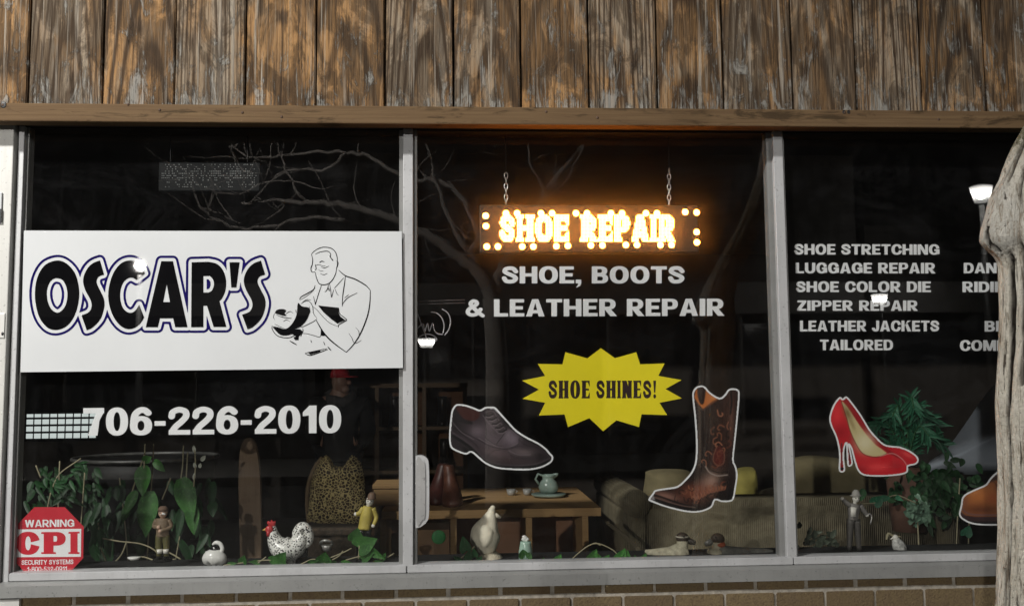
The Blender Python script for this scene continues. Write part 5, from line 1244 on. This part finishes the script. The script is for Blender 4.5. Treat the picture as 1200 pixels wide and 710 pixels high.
# ---------------------------------------------------------------- ornaments on the ledge
def base_z(px, Y): return P(px, 650, Y)
def spotted():
    t = NT('spotted_glaze'); v = t.n('TexVoronoi', i_Scale=150.0); t.put(v, 'Vector', t.obj()); n = t.noise(t.obj(), 60, 2)
    t.set(Base_Color=t.mix(t.ramp(t.math('ADD', v.outputs[0], t.math('MULTIPLY', t.math('SUBTRACT', n, .5), .5)), [(.36, 0.), (.42, 1.)]), (.012, .012, .014), (.80, .80, .76)), Roughness=.3); return t.m
Yr = .16
ro = thing('rooster_figurine', P(337, 661, Yr), 'white ceramic rooster with black spots and a red comb on the ledge', 'figurine')
m = PX(Yr); m.t([(318, 617), (320, 626), (324, 636), (333, 643), (345, 641), (352, 632), (355, 624)], [5, 6.5, 10, 14, 12.5, 9, 6.5], 18, 5, 1.15)
m.l([(330, 650, 6, 5), (330, 660, 5, 5)]).l([(341, 650, 6, 5), (341, 660, 5, 5)])
m.go('body', spotted(), ro, True)
sp = ro.children[0].data.materials[0]
m = PX(Yr); m.t([(348, 636), (349, 625), (353, 618), (358, 618), (362, 624), (363, 633), (359, 641)], [5, 6.5, 6.2, 5.5, 5, 4, 2], 14, 5, 1.3); m.go('tail', sp, ro, True)
red = pm('red_glaze', (.50, .04, .045), .35)
m = PX(Yr); m.puff(spl([(313, 613), (314, 610), (317, 611), (318, 608.5), (321, 611), (323, 610), (322, 616), (317, 617)], 3, True), .006, 4); m.go('comb', red, ro, True)
m = PX(Yr-.016); m.b((315.5, 620), (4.5, 3, 4.5)); m.t([(315, 621), (314.5, 628)], [2.8, 2.2]); m.go('wattle', red, ro, True)
m = PX(Yr); m.t([(313, 619.5), (307.5, 621)], [2.4, .4]); m.go('beak', pm('ochre_glaze', (.5, .3, .06), .4), ro, True)
# cream hen
Yh = .2
he = thing('hen_figurine', P(572, 658, Yh), 'cream ceramic hen on a cracked rock base on the ledge', 'figurine')
m = PX(Yh); m.t([(576.5, 595), (575.5, 602), (572.5, 612), (569, 624), (569.5, 636), (572, 647)], [3.2, 6.0, 11, 17, 15.5, 9], 26, 5, 1.0)
m.t([(577, 602), (587, 606)], [4, 1.2]); m.t([(560, 622), (556, 632), (557, 641)], [6, 5, 2], 12, 4)
hb = m.go('body', MAT['cream'], he, True)
m = PX(Yh-.05); m.puff(spl([(560, 618), (570, 615), (577, 622), (576, 634), (568, 642), (561, 634)], 4, True), .012, 5); m.go('wing', MAT['cream'], he, True)
m = PX(Yh); m.b((577.5, 594.5), (3, 2, 2.6)); m.go('comb', MAT['cream'], he, True)
m = PX(Yh); m.l([(573, 659, 17.5, 15), (573, 655, 17, 15), (573, 650, 14, 13), (573, 646, 9, 9)]); rb = m.go('rock_base', pm('cracked_cream', (.58, .52, .4), .8, .4, 30, bump=1.0), he, True)
# white and black swan
Ysw = .15
sw = thing('swan_figurine', P(252, 664, Ysw), 'small white swan figurine with a black head on the ledge', 'figurine')
m = PX(Ysw); m.t([(243, 661), (245, 655), (251, 653), (258, 656), (261, 661)], [4, 8.5, 10, 8.5, 4], 18, 5); m.t([(245, 650), (249, 646)], [6, 3]); m.go('body', MAT['white'], sw, True)
m = PX(Ysw); m.t([(257, 650), (260.5, 643), (258, 637), (253, 635.5), (249, 638)], [2.6, 2.4, 2.4, 2.3, 1.2], 12, 5); m.go('crest', MAT['white'], sw, True)
blk_g = pm('black_glaze', (.01, .01, .011), .2)
m = PX(Ysw); m.b((251.5, 643.5), (5, 4.5, 5.5)); m.t([(248, 643), (244, 646)], [2.2, .8]); m.go('head', blk_g, sw, True)
m = PX(Ysw-.014); m.b((250.8, 642), .9); m.go('eye', MAT['white'], sw, True)
# human figurines
def figurine(label, Y, head, hr, hat, torso, tr_, arms, legs, base, cols, hatc, extra=None):
    root = thing('man_figurine', P(base[0], base[1], Y), label, 'figurine')
    sk, top, tro = cols
    m = PX(Y); m.b(head, (hr, hr*1.05, hr*1.2)); m.t([head, (torso[0][0], torso[0][1])], [hr*.5, hr*.55]); m.b((head[0], head[1]+hr*.15, -hr*1.05/m.k), hr*.24)
    for a in arms: m.b(a[-1], 2.3)
    m.go('body', sk, root, True)
    m = PX(Y); m.b((head[0]-hr*.38, head[1]-hr*.1, -hr*.9/m.k), hr*.16); m.b((head[0]+hr*.38, head[1]-hr*.1, -hr*.9/m.k), hr*.16); m.go('eyes', MAT['black'], root, True)
    m = PX(Y); m.t(torso, tr_, 16, 4, .8)
    for a in arms: m.t(a, [3.1, 2.8, 2.2][:len(a)], 10, 4)
    m.go('jacket', top, root, True)
    m = PX(Y)
    for l_ in legs: m.t(l_, [4.4, 3.6, 2.8], 12, 4)
    m.go('trousers', tro, root, True)
    m = PX(Y); m.l(hat); m.go('hat', hatc, root, True)
    m = PX(Y); bx, by = base; m.l([(bx, by, 11, 10), (bx, by-2.5, 10.5, 9.5)]); 
    for l_ in legs: m.b((l_[-1][0], by-4, -.008), (3, 5, 2))
    m.go('base', MAT['darkw'], root, True)
    if extra: extra(root)
    return root
pal = pm('painted_skin', (.50, .34, .25), .45, .08, 20); palw = pm('painted_white', (.70, .68, .62), .4, .06, 20)
def mous(root): m = PX(.115); m.t([(188, 602.5), (191, 601.6), (194, 602.5)], [.8, 1.3, .8], 8); m.go('moustache', MAT['white'], root, True); m = PX(.125); m.t([(187, 648), (187, 643)], [3, 3.2]); m.t([(194.5, 648), (194.3, 643)], [3, 3.2]); m.go('gaiters', palw, root, True)
figurine('soldier figurine in a khaki jacket and olive trousers with a white moustache', .13, (191, 600.5), 4.9, [(191, 598.5, 5.6, 5.6), (191, 595, 5.2, 5.2), (191, 592.8, 3, 3)],
    [(190.5, 607), (190.5, 614), (190.5, 622), (190.5, 628)], [7.2, 8.3, 7, 7.4], [[(184, 609), (181, 616), (188, 616.5, -.02)], [(197, 609), (200, 617), (190, 621, -.022)]], [[(187, 627), (186, 639), (186.5, 652)], [(194, 627), (195, 639), (195, 652)]], (190.5, 657), (pal, pm('khaki', (.17, .12, .075), .6), pm('olive', (.11, .10, .035), .6)), pm('brown_felt', (.12, .075, .05), .8), mous)
figurine('man figurine in a yellow coat and a brown hat behind the large ivy leaf', .15, (433.5, 587), 4.6, [(435, 584.5, 6.2, 6), (435.3, 583.6, 5, 5), (436, 578.5, 4.2, 4), (436.3, 576.5, 2.5, 2.4)],
    [(431.5, 593), (430, 602), (428, 612), (427, 620)], [5.5, 7, 7, 7.5], [[(426, 595), (421, 601), (417, 602)], [(437, 595), (441, 606), (438, 615, -.015)]], [[(424, 620), (424, 637), (424, 652)], [(431, 620), (431.5, 637), (432, 652)]], (428, 657), (palw, pm('yellow_coat', (.42, .34, .07), .55), blk_g), pm('brown_hat', (.14, .085, .055), .6))
def cane(root): m = PX(.16); m.t([(1016, 604), (1019, 601.5), (1021.5, 605), (1020, 614)], [.9]*4, 8, 4); m.go('cane', steel, root, True); m = PX(.135); m.t([(1000.5, 594), (1000, 605)], [3.6, 3.4], 10, 0, .5); m.go('shirt_front', palw, root, True)
figurine('man figurine with one arm raised and a white shirt front, below the red heels sticker', .16, (1003, 583.5), 4.2, [(1003, 580.5, 7.5, 7), (1003, 579.6, 5, 5), (1003, 576, 4, 4), (1003, 573.5, 2, 2)],
    [(1001.5, 590), (1000.5, 597), (1000, 604), (1000, 609)], [6, 7, 6, 6], [[(996, 592), (991, 588), (987, 584)], [(1008, 592), (1013, 599), (1016, 603)]], [[(997, 608), (996, 626), (995, 644)], [(1004, 608), (1005.5, 626), (1007, 644)]], (1001, 650), (palw, pm('grey_coat', (.16, .15, .14), .6), pm('dark_breeches', (.06, .055, .05), .6)), pm('grey_hat', (.3, .29, .27), .6), cane)
# duck decoys
Yd = .2
def decoy(label, body, br_, head, hr, neck, bill, cols, stripe=None, tailpts=None):
    root = thing('duck_decoy', P(body[len(body)//2][0], 656, Yd), label, 'decoy')
    m = PX(Yd); m.t(body, br_, 22, 5, 1.25); m.go('body', cols[0], root, True)
    m = PX(Yd); m.t(neck[0], neck[1], 16, 4); m.go('neck', cols[1], root, True)
    m = PX(Yd); m.b(head, hr); m.go('head', cols[2], root, True)
    m = PX(Yd); m.t(bill, [2.6, 2.4, 1.6], 12, 0, 1.5); m.go('bill', cols[3], root, True)
    m = PX(Yd-.03); m.b((head[0]+(2 if bill[-1][0] > head[0] else -2), head[1]-1.5, .004), 1.0); m.go('eye', MAT['black'], root, True)
    if stripe: m = PX(Yd); m.b(*stripe[:2]); m.go('cheek', stripe[2], root, True)
cream_f = pm('cream_feather', (.40, .37, .27), .7, .3, 60, bump=.3); dkb = pm('dark_brown_feather', (.045, .032, .022), .6, .3, 50)
decoy('cream duck decoy facing right with a dark crown, left of the pair on the ledge', [(756, 645), (770, 650), (785, 651), (798, 648), (806, 646)], [1.2, 6.5, 8.5, 9.5, 6], (799.5, 630), (7.5, 7, 6.5), ([(799, 645), (799.5, 637), (799.5, 632)], [8, 6.6, 6.2]), [(805, 632), (810, 634.5), (815, 636)], (cream_f, cream_f, dkb, pm('dark_bill', (.06, .05, .04), .4)), ((799.5, 628.5), (8, 7.4, 2.0), pm('pale_stripe', (.38, .35, .28), .6)))
decoy('grey duck decoy with a chestnut cheek and cream breast, facing left by the right mullion', [(833, 649), (840, 648.5), (855, 650), (875, 650), (895, 647), (906, 645)], [5, 8.5, 8, 7, 4, 1], (841, 631), (8, 7.2, 6.5), ([(838, 650), (840, 641), (841, 634)], [8, 6.6, 6]), [(836, 633), (830, 636), (826, 637.5)], (pm('grey_feather', (.17, .17, .15), .75, .3, 50, bump=.3), cream_f, dkb, pm('grey_bill', (.1, .1, .09), .4)), ((843, 637.5), (7.2, 7.4, 4), pm('chestnut', (.34, .075, .03), .6)))
m = PX(Yd); m.b((838.5, 648), (10, 10, 8.5)); root = [o for o in bpy.data.objects if o.name.startswith('duck_decoy')][-1]; m.go('breast', cream_f, root, True)
# glass jar with lilies
Yj = .14
jr = thing('jar', P(616, 657, Yj), 'small green and white jar with lily ornaments on its lid, right of the hen', 'jar')
m = PX(Yj); m.l([(616, 657, 8.2, 8.2), (616, 645, 8, 8), (616, 637, 6.6, 6.6), (616, 634, 6.2, 6.2)]); m.go('jar_body', pm('pale_green_glass', (.42, .60, .50), .15, .1, 20), jr, True)
m = PX(Yj-.022); m.leaf(614, 655, 14, 12, 95, .05); m.leaf(617, 656, 12, 10, 70, .05); m.go('leaf_relief', G1, jr, True)
m = PX(Yj)
for x, y in ((612, 630), (615.5, 628), (619, 630), (616, 632.5), (613.5, 627)): m.t([(616, 634), (x, y)], [1.6, 2.2], 8)
m.go('lid_ornament', MAT['white'], jr, True)
# white ornament and branch at the right
og = thing('bird_ornament', P(1054, 648, .2), 'small white and grey bird ornament with a thin branch, right of the arm raising figurine', 'ornament')
m = PX(.2); m.t([(1049, 631), (1052, 637), (1055, 643), (1056, 648)], [4, 7, 7.5, 4], 16, 4); m.go('body', pm('mottled_white', (.42, .42, .40), .5, .6, 80), og, True)
m = PX(.2); m.t([(1039, 632), (1041, 625), (1047, 627.5), (1056, 628.5)], [1.4, 1.6, 1.2, .8], 8, 4); m.go('branch', STEM, og, True)
m = PX(.2); m.b((1049, 629.5), 3.6); m.t([(1047, 630), (1043, 631.5)], [1.3, .4], 8); m.go('head', palw, og, True)
# white ring dish and a little saucer
wd = PX(.17); wd.t([(376+7*math.cos(a)+7, 636+4.2*math.sin(a), 7*math.sin(a)/332) for a in [i*math.pi/10 for i in range(21)]], [1.6]*21, 8); 
wd.l([(383, 645, 4, 4), (383, 639, 6, 6), (383, 638, 5, 5)])
tag(wd.go('funnel', pm('grey_tin', (.4, .4, .38), .35, .1, 30, .6), None, True, origin=P(383, 645, .17)), 'small pale funnel with a round rim above the ivy leaf under the leopard bag', 'funnel')
sa = PX(.14); sa.l([(157, 655.5, 5, 4), (157, 652.5, 7.5, 5), (157, 652.0, 6.5, 4.4)]); tag(sa.go('saucer', MAT['white'], None, True, origin=P(157, 656, .14)), 'tiny white dish on the ledge left of the soldier figurine', 'dish')
# unlit neon script near the middle mullion
Yn = .05
ns = thing('neon_sign', P(507, 380, Yn), 'unlit neon script sign of thin glass tubes beside the middle mullion', 'sign')
tubem = pm('clear_tube', (.42, .40, .42), .12, .1, 30)
for st_ in ([(489, 367), (493, 378), (498, 391), (500.5, 399)], [(489, 385), (493, 381), (496, 380), (498, 388), (501, 379), (503, 388), (507, 379), (509, 387), (513, 391), (519, 392)], [(505, 365.5), (512, 367), (518, 373), (520.5, 382), (519, 391)], [(518, 362), (525, 367), (528, 376), (526, 386), (521, 393)], [(488, 398), (494, 393), (502, 391.5), (509, 394), (512, 398), (509, 401)]):
    m = PX(Yn); m.t(st_, [.75]*len(st_), 8, 6); m.go('tube', tubem, ns, True)
m = PX(Yn+.03); m.t([(488, 353), (545, 351.5)], [.8, .8], 8); m.t([(488, 356.5), (545, 355)], [.8, .8], 8); m.go('hanging_rod', pm('dull_rod', (.12, .1, .1), .4), ns, True)

# ---------------------------------------------------------------- plants
random.seed(21)
plant('pothos with long drooping pointed leaves hanging behind the soldier figurine', .45, [[(170, 520), (169, 545), (168, 560)], [(170, 530), (160, 560), (150, 590)], [(215, 522), (214, 545), (212, 560)], [(200, 560), (190, 585)]],
      [(169, 545, 30, 20, -88, .2), (176, 575, 44, 22, -92, .15), (168, 590, 30, 16, -80, .2), (160, 575, 26, 12, -118, .1), (150, 592, 18, 9, -105, .2), (212, 560, 44, 24, -68, .15), (224, 590, 30, 16, -80, .15), (168, 541, 14, 10, 40, .3), (180, 540, 18, 10, -30, .3)], G1, heart=False, name='hanging_pothos')
plant('small pale budded sprig at the upper right of the hanging pothos', .4, [[(228, 522), (229, 545), (227, 570)]], [(228, 530, 11, 4, 95, .2), (236, 540, 10, 5, 60, .2), (229, 548, 8, 4, 100, .2), (234, 548, 7, 4, 80, .2), (227, 562, 10, 3, 85, .1)], pm('pale_bud', (.45, .47, .40), .6), heart=False, name='sprig')
lv = []
for i in range(26):
    t_ = i/25; lv.append((45+t_*52+random.uniform(-4, 4), 560-t_*24+random.uniform(-5, 5)+14*math.sin(t_*3), random.uniform(9, 18), random.uniform(3, 6), random.uniform(-80, 60), random.uniform(-.2, .5)))
plant('thin leaved dark plant at the left above the red alarm sticker', .5, [[(60, 575), (70, 555), (95, 537)], [(42, 545), (48, 560)], [(60, 575), (55, 600), (52, 640)]], lv, G2, heart=False, name='leafy_plant')
lv = [(random.uniform(104, 128), random.uniform(600, 625), random.uniform(10, 22), random.uniform(3, 6), random.uniform(-110, -50), random.uniform(-.1, .4)) for i in range(16)]
plant('wispy trailing plant with bare stems between the alarm sticker and the soldier figurine', .3, [[(115, 612), (118, 640), (124, 658)], [(118, 630), (140, 634), (165, 637), (182, 645), (190, 658)], [(148, 636), (142, 650), (132, 661)], [(148, 660), (165, 652), (185, 657), (205, 655)], [(182, 640), (200, 648), (212, 655)]], lv, G2, heart=False, name='wispy_plant', sr=.9)
plant('ivy with a broad leaf in front of the rooster feet', .10, [[(262, 662), (285, 659), (310, 656), (330, 657)], [(300, 661), (312, 652)]], [(318, 661, 22, 20, 12, .35), (326, 659, 20, 17, 60, .3), (284, 659, 12, 11, 75, .3), (268, 661, 12, 5, 20, .2), (304, 659, 13, 6, 160, .2)], G1, name='ivy_sprig')
plant('ivy with a round leaf under the pale funnel', .10, [[(352, 661), (366, 655), (378, 656), (400, 648), (412, 642)], [(380, 660), (396, 652), (402, 645)]], [(379, 659, 17, 19, 80, .3), (362, 659, 14, 6, 25, .25), (402, 661, 18, 10, 12, .4), (392, 660, 12, 8, 150, .4)], G1, name='ivy_sprig')
plant('ivy with two large heart shaped leaves in front of the yellow coated figurine', .10, [[(405, 656), (420, 652), (436, 650), (448, 655), (462, 648)], [(420, 655), (421, 640), (419, 625)]], [(420, 641, 28, 24, 35, .25), (416, 632, 18, 18, 78, .2), (430, 643, 25, 13, -15, .4), (424, 655, 20, 12, 40, .3), (440, 660, 20, 9, 5, .4), (446, 656, 14, 8, 60, .3)], G1, name='ivy_sprig')
plant('dark low ivy beside the cream hen', .12, [[(535, 657), (548, 648), (556, 640)]], [(548, 655, 16, 10, 80, .3), (540, 658, 14, 8, 130, .3), (556, 652, 14, 9, 95, .3), (560, 657, 10, 7, 60, .3), (546, 645, 22, 14, 100, .15)], G2, name='ivy_sprig')
plant('small ivy leaves in front of the desk right of the jar', .12, [[(632, 659), (650, 656), (664, 658)]], [(636, 659, 9, 5, 85, .3), (652, 659, 15, 12, 70, .3), (658, 660, 12, 8, 40, .4)], G3, name='ivy_sprig')
plant('ivy under an arched bare stem in front of the sofa arm', .11, [[(668, 657), (680, 646), (692, 638), (703, 637), (718, 644), (724, 650)], [(690, 639), (698, 636), (704, 639)]], [(692, 657, 20, 15, 70, .25), (700, 657, 18, 12, 110, .25), (708, 657, 12, 9, 60, .3), (725, 657, 21, 15, 70, .25), (733, 658, 19, 12, 85, .25), (752, 657, 14, 10, 70, .3), (762, 658, 12, 7, 140, .3), (745, 657, 10, 6, 100, .3)], G3, name='ivy_sprig')
# palm, fern and small plants of the right pane
def palm(root_px, tips, Y, label):
    root = thing('palm_plant', P(*root_px, Y), label, 'plant'); m = PX(Y); s_ = PX(Y)
    for tx, ty in tips:
        mid = ((root_px[0]+tx)/2, min(root_px[1], ty)-10); cv = spl([root_px, mid, (tx, ty)], 9); dy0 = random.uniform(-.1, .12)
        s_.t([(x, y, dy0*i/len(cv)) for i, (x, y) in enumerate(cv)], [.8]*len(cv), 5)
        for i, (x, y) in enumerate(cv[3:]):
            a = math.degrees(math.atan2(-(cv[min(i+4, len(cv)-1)][1]-cv[i+2][1]), cv[min(i+4, len(cv)-1)][0]-cv[i+2][0]))
            for sgn in (-1, 1): m.leaf(x, y, random.uniform(13, 20), 3.4, a+sgn*random.uniform(30, 55), random.uniform(-.2, .5), dy0*(i+3)/len(cv))
    m.go('fronds', leaf_mat('palm_leaf', (.018, .085, .045), (.03, .13, .07)), root, True); s_.go('stems', G2, root, True)
    c = P(root_px[0], root_px[1], Y); MB().loft([(c.x, Y, c.z-.28, .07, .07), (c.x, Y, c.z-.01, .09, .09)], 18).go('pot', pm('clay_pot', (.12, .06, .04), .8), root, True)
palm((1062, 545), [(1028, 530), (1022, 505), (1040, 487), (1062, 478), (1083, 488), (1106, 500), (1112, 522), (1046, 500), (1080, 510)], .85, 'palm like plant with arching fronds right of the red heels sticker')
lv = [(random.gauss(1095, 26), random.gauss(568, 16), random.uniform(8, 16), random.uniform(6, 10), random.uniform(-150, 30), random.uniform(-.1, .6), random.uniform(-.1, .1)) for i in range(130)]
plant('dense dark green fern between the palm and the work boot sticker', .72, None, lv, G2, heart=False, name='fern')
lv = [(1075+random.gauss(0, 8), 600+random.gauss(0, 8), random.uniform(5, 9), random.uniform(5, 8), random.uniform(0, 360), random.uniform(0, .7), random.uniform(-.03, .03)) for i in range(60)]
plant('small round plant with pale mottled leaves above the bird ornament', .4, [[(1075, 604), (1076, 625), (1078, 665)]], lv, leaf_mat('mottled_leaf', (.10, .19, .13), (.16, .26, .18)), name='mottled_plant')
plant('vine with a single bright leaf right of the raised arm figurine', .35, [[(1010, 590), (1030, 588), (1050, 580), (1075, 590)]], [(1024, 590, 17, 15, 50, .2), (1034, 584, 10, 8, 20, .2), (1050, 582, 9, 6, -20, .3)], leaf_mat('bluish_leaf', (.02, .12, .06), (.04, .17, .09)), name='vine')
plant('squarish green leaf on a stem below the work boot sticker', .3, [[(1140, 580), (1136, 605), (1134, 660)]], [(1131, 627, 16, 14, 70, .1), (1138, 610, 10, 8, 120, .2)], leaf_mat('blue_green_leaf', (.02, .11, .06), (.035, .15, .08)), name='vine')
lv = [(random.uniform(935, 985), random.gauss(640, 9), random.uniform(8, 15), random.uniform(4, 8), random.uniform(20, 160), random.uniform(0, .5), random.uniform(-.04, .06)) for i in range(40)]
plant('low dusty grey green plant beside the right mullion', .3, None, lv, leaf_mat('dusty_leaf', (.06, .075, .055), (.09, .11, .08)), heart=False, name='low_plant')
random.seed(33)
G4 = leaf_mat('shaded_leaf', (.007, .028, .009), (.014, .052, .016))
lv = [(random.uniform(112, 252), random.uniform(560, 640), random.uniform(14, 30), random.uniform(6, 12), random.uniform(-130, -50), random.uniform(-.2, .5), random.uniform(-.05, .10)) for i in range(62)]
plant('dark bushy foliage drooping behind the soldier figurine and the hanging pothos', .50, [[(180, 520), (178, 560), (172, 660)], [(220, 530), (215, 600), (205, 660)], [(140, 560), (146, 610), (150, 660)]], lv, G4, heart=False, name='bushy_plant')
lv = [(random.uniform(32, 112), random.uniform(545, 600), random.uniform(10, 24), random.uniform(4, 9), random.uniform(-150, -10), random.uniform(-.2, .5), random.uniform(-.04, .08)) for i in range(45)]
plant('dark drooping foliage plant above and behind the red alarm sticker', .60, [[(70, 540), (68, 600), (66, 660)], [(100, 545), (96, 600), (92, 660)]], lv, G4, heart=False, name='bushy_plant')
lv = [(random.gauss(1128, 30), random.gauss(585, 13), random.uniform(9, 16), random.uniform(5, 9), random.uniform(-150, 30), random.uniform(-.1, .6), random.uniform(-.06, .1)) for i in range(55)]
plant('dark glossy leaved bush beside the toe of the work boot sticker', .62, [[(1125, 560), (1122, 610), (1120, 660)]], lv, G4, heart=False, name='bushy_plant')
